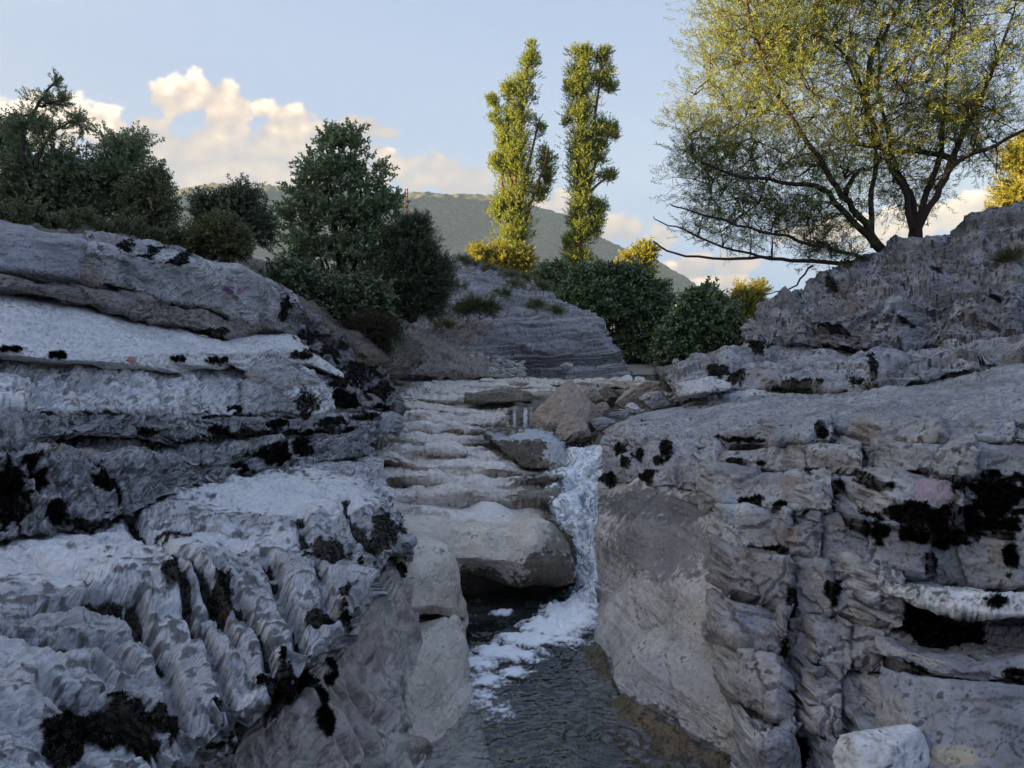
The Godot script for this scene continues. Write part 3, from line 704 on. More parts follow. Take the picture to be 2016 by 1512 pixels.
	# rough face left of the blocks
	rock(b, "pitted_face", [[1215, 842, 8.0, 1280, 838, 7.4, 1350, 842, 6.9, 1430, 858, 6.3], [1200, 868, 7.35, 1262, 858, 6.85, 1340, 868, 6.3, 1420, 885, 5.75], [1196, 910, 7.0, 1260, 905, 6.5, 1340, 915, 5.95, 1418, 930, 5.45], [1194, 950, 6.8, 1260, 953, 6.22, 1330, 958, 5.72, 1425, 975, 5.2]],
		g.merged({"seed": 47, "pal": "cool", "big": 0.07, "bigf": 1.8, "mid": 0.03, "streak": 0.010, "streak_c": 0.4, "pits": 0.05, "crust": 0.38, "blur": 3, "moss": [[1225, 880, 12, 16], [1255, 890, 10, 14], [1318, 890, 9, 24], [1285, 945, 22, 12], [1268, 845, 9, 6], [1205, 940, 12, 10], [1305, 915, 10, 8], [1240, 915, 9, 12]]}, true))
	# smooth wall of the gorge
	rock(b, "gorge_wall", [[1200, 942, 6.95, 1260, 947, 6.4, 1330, 952, 5.9, 1400, 962, 5.5, 1445, 985, 5.2], [1194, 960, 6.72, 1260, 966, 6.12, 1330, 972, 5.6, 1400, 985, 5.2, 1448, 1010, 4.9], [1188, 1020, 6.55, 1256, 1030, 5.9, 1330, 1040, 5.4, 1400, 1060, 5.0, 1455, 1080, 4.7], [1182, 1100, 6.35, 1250, 1110, 5.6, 1330, 1120, 5.12, 1400, 1130, 4.8, 1455, 1140, 4.55],
		[1176, 1190, 6.05, 1240, 1210, 5.3, 1310, 1230, 4.82, 1380, 1235, 4.55, 1450, 1230, 4.35], [1173, 1245, 5.72, 1215, 1320, 4.98, 1290, 1355, 4.55, 1375, 1370, 4.25, 1470, 1350, 4.05], [1180, 1275, 5.5, 1232, 1375, 4.65, 1300, 1420, 4.32, 1400, 1480, 4.0, 1510, 1560, 3.6], [1190, 1330, 5.5, 1240, 1440, 4.6, 1310, 1490, 4.3, 1410, 1560, 3.95, 1520, 1650, 3.55]],
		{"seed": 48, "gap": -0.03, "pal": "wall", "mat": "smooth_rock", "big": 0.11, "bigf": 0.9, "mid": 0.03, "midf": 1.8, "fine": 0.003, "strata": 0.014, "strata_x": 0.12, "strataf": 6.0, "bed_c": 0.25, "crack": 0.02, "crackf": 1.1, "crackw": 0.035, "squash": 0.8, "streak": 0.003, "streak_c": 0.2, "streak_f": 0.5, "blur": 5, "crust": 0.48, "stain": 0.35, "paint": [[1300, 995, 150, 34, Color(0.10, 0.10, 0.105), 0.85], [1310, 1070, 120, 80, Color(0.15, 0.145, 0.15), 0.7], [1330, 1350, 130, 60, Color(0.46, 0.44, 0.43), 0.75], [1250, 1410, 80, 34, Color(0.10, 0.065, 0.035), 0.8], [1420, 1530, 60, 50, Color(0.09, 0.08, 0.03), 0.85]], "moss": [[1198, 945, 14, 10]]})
	# rows of blocks: each row is cut into blocks at the listed picture columns
	row(b, [1440, 1530, 1640, 1730, 1860, 2000, 2180], [1430, 838, 5.9, 1560, 822, 5.75, 1700, 822, 5.4, 1830, 826, 5.1, 1950, 815, 4.9, 2180, 812, 4.6], [1430, 852, 5.6, 1560, 834, 5.42, 1640, 838, 5.2, 1720, 840, 5.0, 1830, 842, 4.72, 1930, 828, 4.52, 2180, 826, 4.25], [1428, 872, 5.5, 1560, 872, 5.22, 1640, 872, 5.02, 1720, 872, 4.85, 1830, 872, 4.6, 1950, 866, 4.35, 2180, 872, 4.1], 50, "cool", 0.02, [[1470, 866, 40, 6], [1620, 850, 12, 14]])
	row(b, [1418, 1580, 1700, 1770, 1925, 2180], [1418, 868, 5.8, 1560, 868, 5.5, 1640, 868, 5.3, 1720, 868, 5.1, 1850, 862, 4.85, 1930, 850, 4.6, 2180, 870, 4.3], [1420, 884, 5.45, 1540, 880, 5.15, 1640, 877, 4.95, 1720, 877, 4.78, 1780, 880, 4.6, 1850, 890, 4.4, 1930, 886, 4.2, 2180, 900, 3.9], [1418, 912, 5.35, 1540, 926, 5.0, 1650, 926, 4.78, 1770, 932, 4.5, 1850, 935, 4.3, 1920, 938, 4.15, 2180, 935, 3.88], 60, "grey", 0.03, [[1470, 912, 40, 6], [1565, 905, 12, 16], [1960, 850, 22, 16], [1800, 932, 30, 5], [1860, 940, 60, 6], [1950, 940, 20, 16]])
	row(b, [1408, 1590, 1640, 1750, 1900, 2180], [1408, 905, 5.6, 1500, 920, 5.35, 1600, 924, 5.1, 1700, 926, 4.85, 1800, 930, 4.65, 1930, 936, 4.4, 2180, 940, 4.1], [1412, 925, 5.22, 1500, 932, 4.97, 1600, 936, 4.72, 1700, 936, 4.5, 1800, 940, 4.3, 1930, 950, 4.08, 2180, 955, 3.8], [1412, 990, 5.05, 1500, 1000, 4.75, 1600, 1006, 4.5, 1700, 1022, 4.28, 1800, 1042, 4.08, 1930, 1054, 3.88, 2180, 1064, 3.62], 70, "grey", 0.04, [[1480, 988, 26, 12], [1535, 995, 14, 8], [1650, 960, 14, 14], [1755, 960, 14, 16], [1890, 955, 18, 14], [1960, 990, 50, 50], [1800, 1020, 50, 30], [1880, 1030, 60, 40], [1960, 1040, 60, 40], [2060, 1000, 60, 60]])
	row(b, [1424, 1560, 1620, 1700, 1830, 2180], [1424, 988, 5.4, 1500, 1000, 5.1, 1600, 1004, 4.85, 1700, 1018, 4.6, 1800, 1038, 4.4, 1930, 1050, 4.2, 2180, 1060, 3.95], [1428, 1004, 4.95, 1500, 1012, 4.7, 1600, 1014, 4.46, 1700, 1022, 4.22, 1800, 1046, 4.02, 1930, 1062, 3.83, 2180, 1075, 3.58], [1440, 1076, 4.8, 1520, 1088, 4.52, 1620, 1098, 4.3, 1720, 1118, 4.08, 1830, 1134, 3.92, 2016, 1152, 3.65, 2180, 1158, 3.5], 80, "slate", 0.03, [[1530, 1085, 40, 8], [1700, 1040, 16, 22], [1730, 1050, 16, 30], [1800, 1050, 30, 16], [1990, 1100, 16, 40], [1880, 1055, 70, 20], [1835, 1110, 14, 20]])
	# bulging blocks over the pool
	row(b, [1440, 1560, 1640, 1720, 1780], [1440, 1074, 5.0, 1520, 1086, 4.8, 1620, 1100, 4.55, 1700, 1114, 4.3, 1780, 1126, 4.15], [1444, 1092, 4.6, 1520, 1102, 4.4, 1620, 1116, 4.2, 1700, 1124, 4.0, 1780, 1136, 3.9], [1448, 1165, 4.45, 1520, 1190, 4.25, 1580, 1205, 4.15, 1640, 1210, 4.05, 1720, 1230, 3.92, 1780, 1240, 3.8], 90, "umber", 0.04, [[1560, 1200, 10, 40], [1640, 1170, 14, 26]])
	row(b, [1436, 1552, 1600, 1680, 1745, 1800], [1440, 1168, 4.7, 1520, 1190, 4.5, 1600, 1205, 4.35, 1700, 1225, 4.15, 1800, 1240, 3.95], [1438, 1190, 4.32, 1520, 1212, 4.15, 1600, 1222, 4.02, 1700, 1240, 3.88, 1800, 1252, 3.75], [1440, 1260, 4.15, 1520, 1290, 3.95, 1600, 1310, 3.85, 1700, 1330, 3.75, 1800, 1340, 3.65], 100, "umber", 0.05, [[1545, 1290, 10, 30]])
	row(b, [1462, 1545, 1605, 1660, 1735, 1800], [1455, 1255, 4.4, 1520, 1285, 4.2, 1600, 1305, 4.1, 1700, 1325, 4.0, 1800, 1335, 3.9], [1458, 1280, 4.08, 1520, 1310, 3.88, 1600, 1330, 3.78, 1700, 1345, 3.7, 1800, 1350, 3.6], [1490, 1400, 3.8, 1550, 1430, 3.6, 1620, 1440, 3.5, 1700, 1440, 3.42, 1800, 1440, 3.35], 110, "umber", 0.05, [[1560, 1400, 16, 40]])
	row(b, [1480, 1560, 1640, 1730, 1800], [1485, 1395, 4.1, 1550, 1425, 3.9, 1640, 1435, 3.75, 1800, 1435, 3.6], [1480, 1420, 3.72, 1550, 1445, 3.55, 1640, 1452, 3.42, 1800, 1450, 3.28], [1500, 1640, 3.3, 1560, 1640, 3.2, 1640, 1640, 3.1, 1800, 1640, 3.0], 120, "slate", 0.05, [[1570, 1480, 20, 40]])
	# shelves at the right with a moss-hung recess
	rock(b, "slab", [[1762, 1128, 4.2, 1850, 1136, 4.05, 1950, 1150, 3.9, 2180, 1160, 3.7], [1764, 1146, 3.75, 1810, 1152, 3.65, 1870, 1168, 3.55, 1950, 1172, 3.45, 2180, 1180, 3.25], [1768, 1180, 3.7, 1850, 1200, 3.52, 1950, 1214, 3.4, 2180, 1215, 3.2]],
		g.merged({"seed": 131, "block": 0.012, "mat": "smooth_rock", "pal": "pale", "streak": 0.012, "streak_c": 0.6, "blur": 2, "mid": 0.014, "moss": [[1960, 1185, 26, 18], [1900, 1210, 40, 8]]}, true))
	rock(b, "recess", [[1770, 1180, 4.0, 1850, 1198, 3.85, 1950, 1212, 3.75, 2180, 1214, 3.55], [1772, 1230, 3.85, 1850, 1245, 3.75, 1950, 1250, 3.65, 2180, 1250, 3.4], [1780, 1290, 3.8, 1850, 1300, 3.65, 1950, 1300, 3.5, 2180, 1290, 3.3]],
		g.merged({"seed": 132, "pal": "umber", "tuft": 0.03, "moss": [[1830, 1225, 60, 50], [1880, 1250, 50, 50], [1790, 1200, 30, 20], [1900, 1210, 50, 20]]}, true))
	rock(b, "slab", [[1782, 1258, 3.9, 1850, 1270, 3.75, 1950, 1268, 3.6, 2180, 1262, 3.4], [1786, 1275, 3.48, 1850, 1292, 3.3, 1950, 1290, 3.2, 2180, 1284, 3.03], [1790, 1312, 3.4, 1850, 1332, 3.22, 1950, 1340, 3.1, 2180, 1350, 2.93]],
		g.merged({"seed": 133, "block": 0.012, "mat": "smooth_rock", "pal": "slate", "blur": 3, "mid": 0.014, "paint": [[1820, 1295, 50, 20, Color(0.45, 0.44, 0.42), 0.7]], "moss": [[1810, 1325, 26, 8], [2000, 1330, 22, 12]]}, true))
	rock(b, "block", [[1800, 1322, 3.7, 1850, 1330, 3.6, 1950, 1340, 3.5, 2180, 1348, 3.3], [1802, 1345, 3.22, 1850, 1342, 3.12, 1950, 1350, 3.0, 2180, 1360, 2.82], [1790, 1450, 3.05, 1850, 1450, 2.95, 1950, 1455, 2.85, 2180, 1460, 2.65], [1780, 1640, 2.8, 1850, 1640, 2.7, 1950, 1640, 2.6, 2180, 1640, 2.45]],
		g.merged({"seed": 134, "block": 0.010, "mat": "smooth_rock", "pal": "slate", "big": 0.05, "mid": 0.012, "crack": 0.008, "crackf": 1.4, "crust": 0.4, "blur": 3, "paint": [[1870, 1490, 70, 26, Color(0.50, 0.44, 0.32), 0.8], [1790, 1440, 18, 60, Color(0.4, 0.38, 0.36), 0.7]]}, true))

func row(parent: Node, cuts: Array, back_l: Array, brow: Array, foot: Array, sd: int, pal: String, rough: float, moss: Array) -> void:
	for i in cuts.size() - 1:
		var a: float = cuts[i] + (2.0 if i else 0.0)
		var z: float = cuts[i + 1] - 2.0
		var jit := sin(sd * 1.3 + i * 2.7)
		var lines := []
		for l in [back_l, brow, foot]:
			lines.append(clip_line(l, a, z, jit * 0.09, jit * 4.0))
		rock(parent, "block", lines, {"seed": sd + i, "pal": pal if (i + sd / 10) % 4 else "grey", "big": 0.05, "bigf": 1.6, "mid": 0.014, "fine": 0.004, "crack": rough * 0.7, "crackf": 1.9, "crackw": 0.05, "strata": 0.012, "strata_x": 0.2, "strataf": 8.0, "block": 0.03, "blockf": 1.5, "bsq": 1.4, "mat": "smooth_rock" if sd >= 70 else "rock", "streak": 0.006, "streak_c": 0.35, "blur": 2, "bed_c": 0.4, "crust": 0.30, "moss": moss, "paint": [[1835, 962, 46, 24, Color(0.40, 0.26, 0.33), 0.65], [1800, 985, 24, 14, Color(0.38, 0.26, 0.32), 0.5], [1690, 1070, 30, 40, Color(0.29, 0.33, 0.40), 0.6], [1660, 1160, 34, 30, Color(0.29, 0.32, 0.40), 0.5], [1480, 1215, 30, 30, Color(0.30, 0.33, 0.39), 0.5], [1440, 1000, 16, 40, Color(0.34, 0.42, 0.50), 0.7], [1560, 960, 30, 24, Color(0.30, 0.23, 0.17), 0.8], [1545, 1060, 34, 26, Color(0.28, 0.22, 0.18), 0.8], [1560, 1260, 60, 60, Color(0.27, 0.22, 0.21), 0.6], [1640, 905, 60, 20, Color(0.27, 0.22, 0.18), 0.6]],
			"cap_left": Vector3(-0.01, -0.02, -0.35), "cap_right": Vector3(0.01, -0.02, -0.35), "under": Vector3(0, -0.14, -0.25)})

# the stretch of a line between two picture columns, pushed in or out a little
func clip_line(l: Array, a: float, z: float, dd: float, dy: float) -> Array:
	var out := []
	for i in 5:
		var x := lerpf(a, z, i / 4.0)
		var k := 0
		while k < l.size() / 3 - 2 and x > l[k * 3 + 3]: k += 1
		var t: float = (x - l[k * 3]) / (l[k * 3 + 3] - l[k * 3])
		out.append_array([x, lerpf(l[k * 3 + 1], l[k * 3 + 4], t) + dy, lerpf(l[k * 3 + 2], l[k * 3 + 5], t) + dd])
	return out

# ------------------------------------------------------------------ water, foam, boulders
func lvl(px: float, py: float, y: float) -> Array:
	return [px, py, -on_level(px, py, y).z]

func level_line(pts: Array) -> Array:
	var out := []
	for p in pts: out.append_array(lvl(p[0], p[1], p[2]))
	return out

func water() -> void:
	PAL.foam = [Color(0.92, 0.94, 0.96), Color(0.55, 0.63, 0.71), Color(0.10, 0.15, 0.18), Color(0.42, 0.52, 0.60)]
	PAL.deep = [Color(0.20, 0.26, 0.30), Color(0.10, 0.15, 0.18), Color(0.04, 0.06, 0.07), Color(0.12, 0.15, 0.13)]
	PAL.algae = [Color(0.17, 0.115, 0.06), Color(0.075, 0.055, 0.03), Color(0.03, 0.03, 0.015), Color(0.10, 0.10, 0.04)]
	PAL.mossy = [Color(0.16, 0.13, 0.08), Color(0.06, 0.055, 0.03), Color(0.02, 0.02, 0.015), Color(0.30, 0.24, 0.16)]
	# bed of the pool and the brown drowned shelf along its right side
	var bed := base("pool_bed")
	tag(bed, "dark stony bed of the pool below the fall", "pool bed", "", "structure")
	rock(bed, "bed", [level_line([[820, 1195, -0.35], [1000, 1195, -0.4], [1190, 1195, -0.35]]), level_line([[820, 1320, -0.4], [1000, 1320, -0.45], [1200, 1330, -0.35]]), level_line([[760, 1500, -0.4], [1050, 1500, -0.45], [1330, 1500, -0.35]]), level_line([[600, 2100, -0.3], [1100, 2100, -0.4], [1500, 2100, -0.3]])],
		{"seed": 150, "step": 7.0, "pal": "algae", "mat": "wet_rock", "big": 0.05, "mid": 0.04})
	rock(bed, "drowned_shelf", [level_line([[1178, 1262, 0.05], [1236, 1372, 0.05], [1312, 1422, 0.05], [1430, 1490, 0.05], [1540, 1600, 0.05]]), level_line([[1135, 1300, -0.02], [1170, 1395, -0.04], [1235, 1475, -0.05], [1330, 1570, -0.06], [1420, 1690, -0.06]]), level_line([[1110, 1325, -0.25], [1130, 1425, -0.3], [1170, 1520, -0.35], [1240, 1650, -0.4], [1300, 1810, -0.4]])],
		{"seed": 151, "pal": "algae", "mat": "wet_rock", "big": 0.05, "bigf": 2.5, "mid": 0.03, "fine": 0.008, "crust": 0.4, "stain": 0.15})
	# the pool: a rippled sheet
	var nx := 210
	var nz := 390
	var P := PackedVector3Array()
	var wv := noise(FastNoiseLite.TYPE_SIMPLEX_SMOOTH, 1.0, 3, 41)
	for j in nz:
		for i in nx:
			var x := lerpf(-1.0, 1.6, i / float(nx - 1))
			var z := lerpf(-7.1, -2.2, j / float(nz - 1))
			var near := smoothstep(-3.6, -6.2, z)
			var y := wv.get_noise_3d(x * 5.5, z * 9.0 + 0.25 * sin(x * 6.0), 2.0) * (0.010 + 0.020 * near) + wv.get_noise_3d(x * 17.0, z * 26.0, 9.0) * 0.0035
			y += 0.003 * sin(Vector2(x - 0.55, z + 4.1).length() * 95.0) * smoothstep(0.7, 0.0, Vector2(x - 0.55, z + 4.1).length())
			P.append(Vector3(x, y, z))
	var pool := part("pool", arrays_mesh(P, grid_normals(P, nx, nz), PackedColorArray(), grid_index(nx, nz)), M.water, self)
	tag(pool, "dark rippled pool of clear water at the foot of the waterfall", "pool", "", "structure")
	# foam drifting on it
	var heaps := []
	for a in [[1150, 1185, 40, 34, 1.5], [1125, 1212, 70, 32, 1.5], [1090, 1238, 76, 26, 1.3], [1040, 1262, 74, 20, 1.0], [985, 1285, 66, 20, 0.9], [945, 1305, 46, 22, 0.8], [960, 1340, 50, 22, 0.7], [1010, 1325, 40, 14, 0.7], [950, 1375, 34, 22, 0.45], [1110, 1265, 50, 14, 0.6], [985, 1400, 30, 24, 0.3], [1020, 1290, 60, 22, 0.8], [985, 1211, 26, 7, 1.6]]:
		var c := on_level(a[0], a[1], 0.0)
		heaps.append([c.x, c.z, absf(on_level(a[0] + a[2], a[1], 0.0).x - c.x), absf(on_level(a[0], a[1] + a[3], 0.0).z - c.z), a[4]])
	var fb := noise(FastNoiseLite.TYPE_CELLULAR, 1.0, 1, 42)
	fb.cellular_return_type = FastNoiseLite.RETURN_DISTANCE
	var fu := 190
	var fv := 290
	P = PackedVector3Array()
	var keep := PackedFloat32Array()
	var C := PackedColorArray()
	for j in fv:
		for i in fu:
			var x := lerpf(-0.75, 0.95, i / float(fu - 1))
			var z := lerpf(-6.7, -4.0, j / float(fv - 1))
			var m := -1.0
			for hp in heaps:
				var dx: float = (x - hp[0]) / hp[2]
				var dz: float = (z - hp[1]) / hp[3]
				m = maxf(m, (1.0 - sqrt(dx * dx + dz * dz)) * hp[4])
			var near := smoothstep(-4.6, -6.2, z)
			var fine := fb.get_noise_3d(x * 26.0, z * 22.0, 1.0)
			m += wv.get_noise_3d(x * 9.0, z * 9.0, 4.0) * 0.45 + 0.05
			keep.append(m)
			var y := wv.get_noise_3d(x * 5.5, z * 9.0 + 0.25 * sin(x * 6.0), 2.0) * (0.010 + 0.020 * near)
			y += 0.004 + clampf(m, 0.0, 0.7) * (0.012 + 0.05 * near) * (0.8 - fine * 0.3) + wv.get_noise_3d(x * 7.0, z * 7.0, 30.0) * 0.05 * near * clampf(m, 0.0, 1.0)
			P.append(Vector3(x, y, z))
			var g := clampf(0.62 + m * 0.5, 0.5, 0.93)
			var lace := wv.get_noise_3d(x * 34.0, z * 24.0, 14.0) * 0.9 + (0.35 + fine) * 0.8
			C.append(Color(g * 0.95, g * 0.98, g * 1.0, clampf(m * 2.2 + lace * (1.1 - clampf(m, 0.0, 0.8)), 0.0, 1.0) * smoothstep(0.0, 0.12, m)))
	var idx := PackedInt32Array()
	for j in fv - 1:
		for i in fu - 1:
			var a := j * fu + i
			if keep[a] > 0.0 and keep[a + 1] > 0.0 and keep[a + fu] > 0.0: idx.append_array([a, a + 1, a + fu])
			if keep[a + 1] > 0.0 and keep[a + fu + 1] > 0.0 and keep[a + fu] > 0.0: idx.append_array([a + 1, a + fu + 1, a + fu])
	var foam := part("foam", arrays_mesh(P, grid_normals(P, fu, fv), C, idx), M.froth, self)
	tag(foam, "white foam drifting over the pool below the chute", "foam", "", "stuff")
	# the fall
	var f := base("waterfall")
	tag(f, "white water tumbling down a narrow chute against the smooth right wall", "waterfall")
	rock(f, "chute", [[1118, 884, 8.1, 1160, 878, 8.1, 1202, 880, 8.0], [1112, 905, 7.85, 1155, 898, 7.85, 1202, 900, 7.75], [1082, 932, 7.6, 1145, 926, 7.5, 1202, 932, 7.38], [1072, 966, 7.3, 1140, 960, 7.12, 1202, 968, 7.05], [1092, 1008, 6.95, 1145, 1005, 6.82, 1198, 1010, 6.75], [1108, 1062, 6.74, 1150, 1060, 6.65, 1190, 1062, 6.6], [1126, 1110, 6.6, 1155, 1110, 6.5, 1184, 1112, 6.42], [1130, 1150, 6.45, 1155, 1150, 6.32, 1180, 1152, 6.25], [1105, 1195, 6.25, 1145, 1195, 6.15, 1178, 1200, 6.05], [1085, 1225, 6.0, 1140, 1230, 5.85, 1176, 1230, 5.8]],
		{"seed": 160, "step": 1.5, "pal": "foam", "mat": "froth", "lines": 0.0, "big": 0.07, "bigf": 2.6, "mid": 0.035, "midf": 7.0, "fine": 0.004, "finef": 20.0, "streak": 0.008, "streak_f": 0.8, "streak_c": 0.0, "blur": 3, "crust": 0.55, "stain": 0.25, "back": Vector3(0, -0.05, -0.3)})
	rock(f, "water_body", [[1116, 890, 8.15, 1160, 886, 8.15, 1202, 888, 8.05], [1108, 938, 7.66, 1150, 934, 7.62, 1200, 938, 7.46], [1110, 1008, 7.05, 1150, 1008, 6.96, 1194, 1010, 6.86], [1120, 1062, 6.86, 1150, 1062, 6.72, 1190, 1064, 6.66], [1128, 1112, 6.66, 1155, 1112, 6.56, 1184, 1114, 6.48], [1132, 1152, 6.5, 1155, 1152, 6.38, 1180, 1154, 6.3], [1105, 1198, 6.28, 1145, 1198, 6.2, 1178, 1202, 6.1]],
		{"seed": 159, "pal": "deep", "mat": "wet_rock", "lines": 0.0, "big": 0.05, "bigf": 2.6, "mid": 0.02, "fine": 0.004, "blur": 3})
	rock(f, "veil", [[960, 842, 9.6, 1030, 838, 9.5, 1085, 842, 9.4], [955, 856, 9.0, 1030, 850, 8.9, 1090, 855, 8.8], [975, 872, 8.6, 1040, 866, 8.5, 1105, 872, 8.4], [1000, 893, 8.2, 1060, 890, 8.15, 1120, 900, 8.0], [1030, 920, 7.9, 1075, 925, 7.85, 1122, 930, 7.8]],
		{"seed": 161, "step": 1.6, "pal": "mossy", "mat": "wet_rock", "big": 0.06, "bigf": 2.5, "mid": 0.03, "midf": 8.0, "fine": 0.012, "streak": 0.01, "streak_c": 0.3, "blur": 3, "paint": [[1050, 860, 70, 12, Color(0.62, 0.68, 0.74), 0.8], [1095, 890, 26, 36, Color(0.6, 0.66, 0.72), 0.7], [985, 858, 30, 8, Color(0.5, 0.55, 0.6), 0.6]]})
	rock(f, "trickle", [[1005, 800, 10.6, 1030, 797, 10.6, 1062, 797, 10.5], [1005, 806, 10.3, 1030, 803, 10.3, 1064, 803, 10.2], [1008, 845, 9.9, 1034, 846, 9.9, 1066, 845, 9.8]],
		{"seed": 162, "step": 1.4, "pal": "mossy", "mat": "wet_rock", "big": 0.05, "mid": 0.025, "streak": 0.012, "blur": 1, "paint": [[1034, 825, 4, 30, Color(0.7, 0.75, 0.8), 0.9], [1014, 822, 3, 26, Color(0.6, 0.65, 0.7), 0.8], [1045, 820, 3, 20, Color(0.5, 0.55, 0.6), 0.7]]})
	rock(f, "mossy_step", [[915, 768, 12.6, 980, 766, 12.6, 1040, 768, 12.5], [915, 776, 12.0, 980, 774, 12.0, 1045, 776, 11.9], [915, 792, 11.8, 980, 793, 11.8, 1045, 790, 11.7]],
		{"seed": 163, "pal": "mossy", "mat": "wet_rock", "big": 0.08, "mid": 0.03})
	rock(f, "wet_bank", [[1080, 985, 7.4, 1110, 985, 7.3, 1135, 975, 7.25], [1070, 1000, 7.0, 1100, 1020, 6.9, 1130, 1030, 6.85], [1090, 1050, 6.6, 1115, 1080, 6.55, 1135, 1090, 6.6], [1110, 1120, 6.5, 1125, 1130, 6.5, 1140, 1140, 6.5]],
		{"seed": 164, "pal": "mossy", "mat": "wet_rock", "big": 0.06, "mid": 0.03, "paint": [[1105, 1010, 20, 30, Color(0.5, 0.56, 0.62), 0.5]]})
	var drop := SphereMesh.new()
	drop.radius = 1.0
	drop.height = 2.0
	drop.radial_segments = 6
	drop.rings = 3
	var mm := MultiMesh.new()
	mm.transform_format = MultiMesh.TRANSFORM_3D
	mm.mesh = drop
	mm.instance_count = 450
	for i in 450:
		var t := rng.randf()
		var px := lerpf(1150, 1155, t) + rng.randfn() * lerpf(26, 18, t)
		var c := at(px, lerpf(880, 1195, t), lerpf(8.0, 6.15, pow(t, 0.8)))
		c += Vector3(0, 0.03 + absf(rng.randfn()) * 0.045, 0.05 + absf(rng.randfn()) * 0.05)
		mm.set_instance_transform(i, Transform3D(Basis().scaled(Vector3(1, 1.4, 1) * rng.randf_range(0.0015, 0.004)), c))
	var dr := MultiMeshInstance3D.new()
	dr.name = "spray"
	dr.multimesh = mm
	var dm := StandardMaterial3D.new()
	dm.albedo_color = lin(0.8, 0.84, 0.88)
	dm.roughness = 0.2
	dr.material_override = dm
	dr.set_meta("kind", "stuff")
	f.add_child(dr)
	# the stream above the fall
	P = PackedVector3Array()
	nx = 120
	nz = 160
	for j in nz:
		for i in nx:
			var t := j / float(nz - 1)
			var d := lerpf(21.0, 8.9, pow(t, 0.8))
			var a := at(lerpf(lerpf(1060, 990, t), lerpf(1340, 1240, t), i / float(nx - 1)), 760, d)
			P.append(Vector3(a.x, 1.08 + 0.010 * (d - 9.0) + wv.get_noise_3d(a.x * 5.0, a.z * 5.0, 50.0) * 0.012 + wv.get_noise_3d(a.x * 14.0, a.z * 14.0, 60.0) * 0.005, a.z))
	var st := part("stream", arrays_mesh(P, grid_normals(P, nx, nz), PackedColorArray(), grid_index(nx, nz)), M.water, self)
	tag(st, "shallow stream between the boulders above the waterfall", "stream", "", "structure")

# a boulder: a ball cut by planes, rounded and roughened; picture centre and size give its place
func boulder(label: String, px: float, py: float, w: float, h: float, d: float, sd: int, pal: String, cuts := 9, mat := "rock", called := "boulder", o := {}) -> void:
	var c := at(px, py, d)
	var s := d / FOCAL
	var rx := w * s * 0.5
	var ry := h * s * 0.5
	var rz := rx * 0.85
	var r := RandomNumberGenerator.new()
	r.seed = sd
	var planes: Array[Vector4] = []
	for i in cuts:
		var n := Vector3(r.randfn(), r.randfn() * 0.7 + 0.2, r.randfn()).normalized()
		planes.append(Vector4(n.x, n.y, n.z, r.randf_range(0.5, 0.86) if cuts < 20 else r.randf_range(0.55, 0.75)))
	var soft: float = o.get("soft", 1.0)
	var pl: Array = PAL[pal]
	var U := 64
	var V := 40
	var P := PackedVector3Array()
	var C := PackedColorArray()
	for j in V:
		var la := PI * (0.5 - j / float(V - 1))
		for i in U:
			var lo := -TAU * i / float(U - 1) + 0.3
			var n := Vector3(cos(la) * cos(lo), sin(la), cos(la) * sin(lo))
			var k := 1.05
			for p in planes:
				var q := n.x * p.x + n.y * p.y + n.z * p.z
				if q > 0.05: k = minf(k, p.w / q)
			var so := n * 3.0 + Vector3(sd, 0, 0)
			k = lerpf(k, 0.8, 0.10 * soft) + (n_big.get_noise_3dv(so * 0.4) * 0.08 + n_mid.get_noise_3dv(so) * 0.05) * soft + n_fine.get_noise_3dv(so * 4.0) * 0.015
			var tp: float = 1.0 - o.get("taper", 0.0) * maxf(0.0, n.y * k + 0.15)
			P.append(Vector3(n.x * rx * tp, n.y * ry, n.z * rz * tp) * k)
			var t := n_patch.get_noise_3dv(so * 0.9) + 0.4 * n_patch.get_noise_3dv(so * 4.0)
			var col: Color = pl[1].lerp(pl[0], clampf(0.55 + t, 0.0, 1.0))
			col = col.lerp(pl[3], smoothstep(0.15, 0.4, n_tint.get_noise_3dv(so * 0.7)) * 0.7)
			col = col.lerp(pl[2], smoothstep(0.38, 0.5, t))
			if o.has("wet") and n.y + t * 0.4 < o.wet: col = col.lerp(Color(0.06, 0.05, 0.03), 0.85)
			C.append(col)
	var b := part(called, arrays_mesh(P, grid_normals(P, U, V), C, grid_index(U, V)), M[mat], self)
	b.position = c
	tag(b, label, o.get("cat", "boulder"), o.get("group", "boulders heaped in the stream above the fall"))

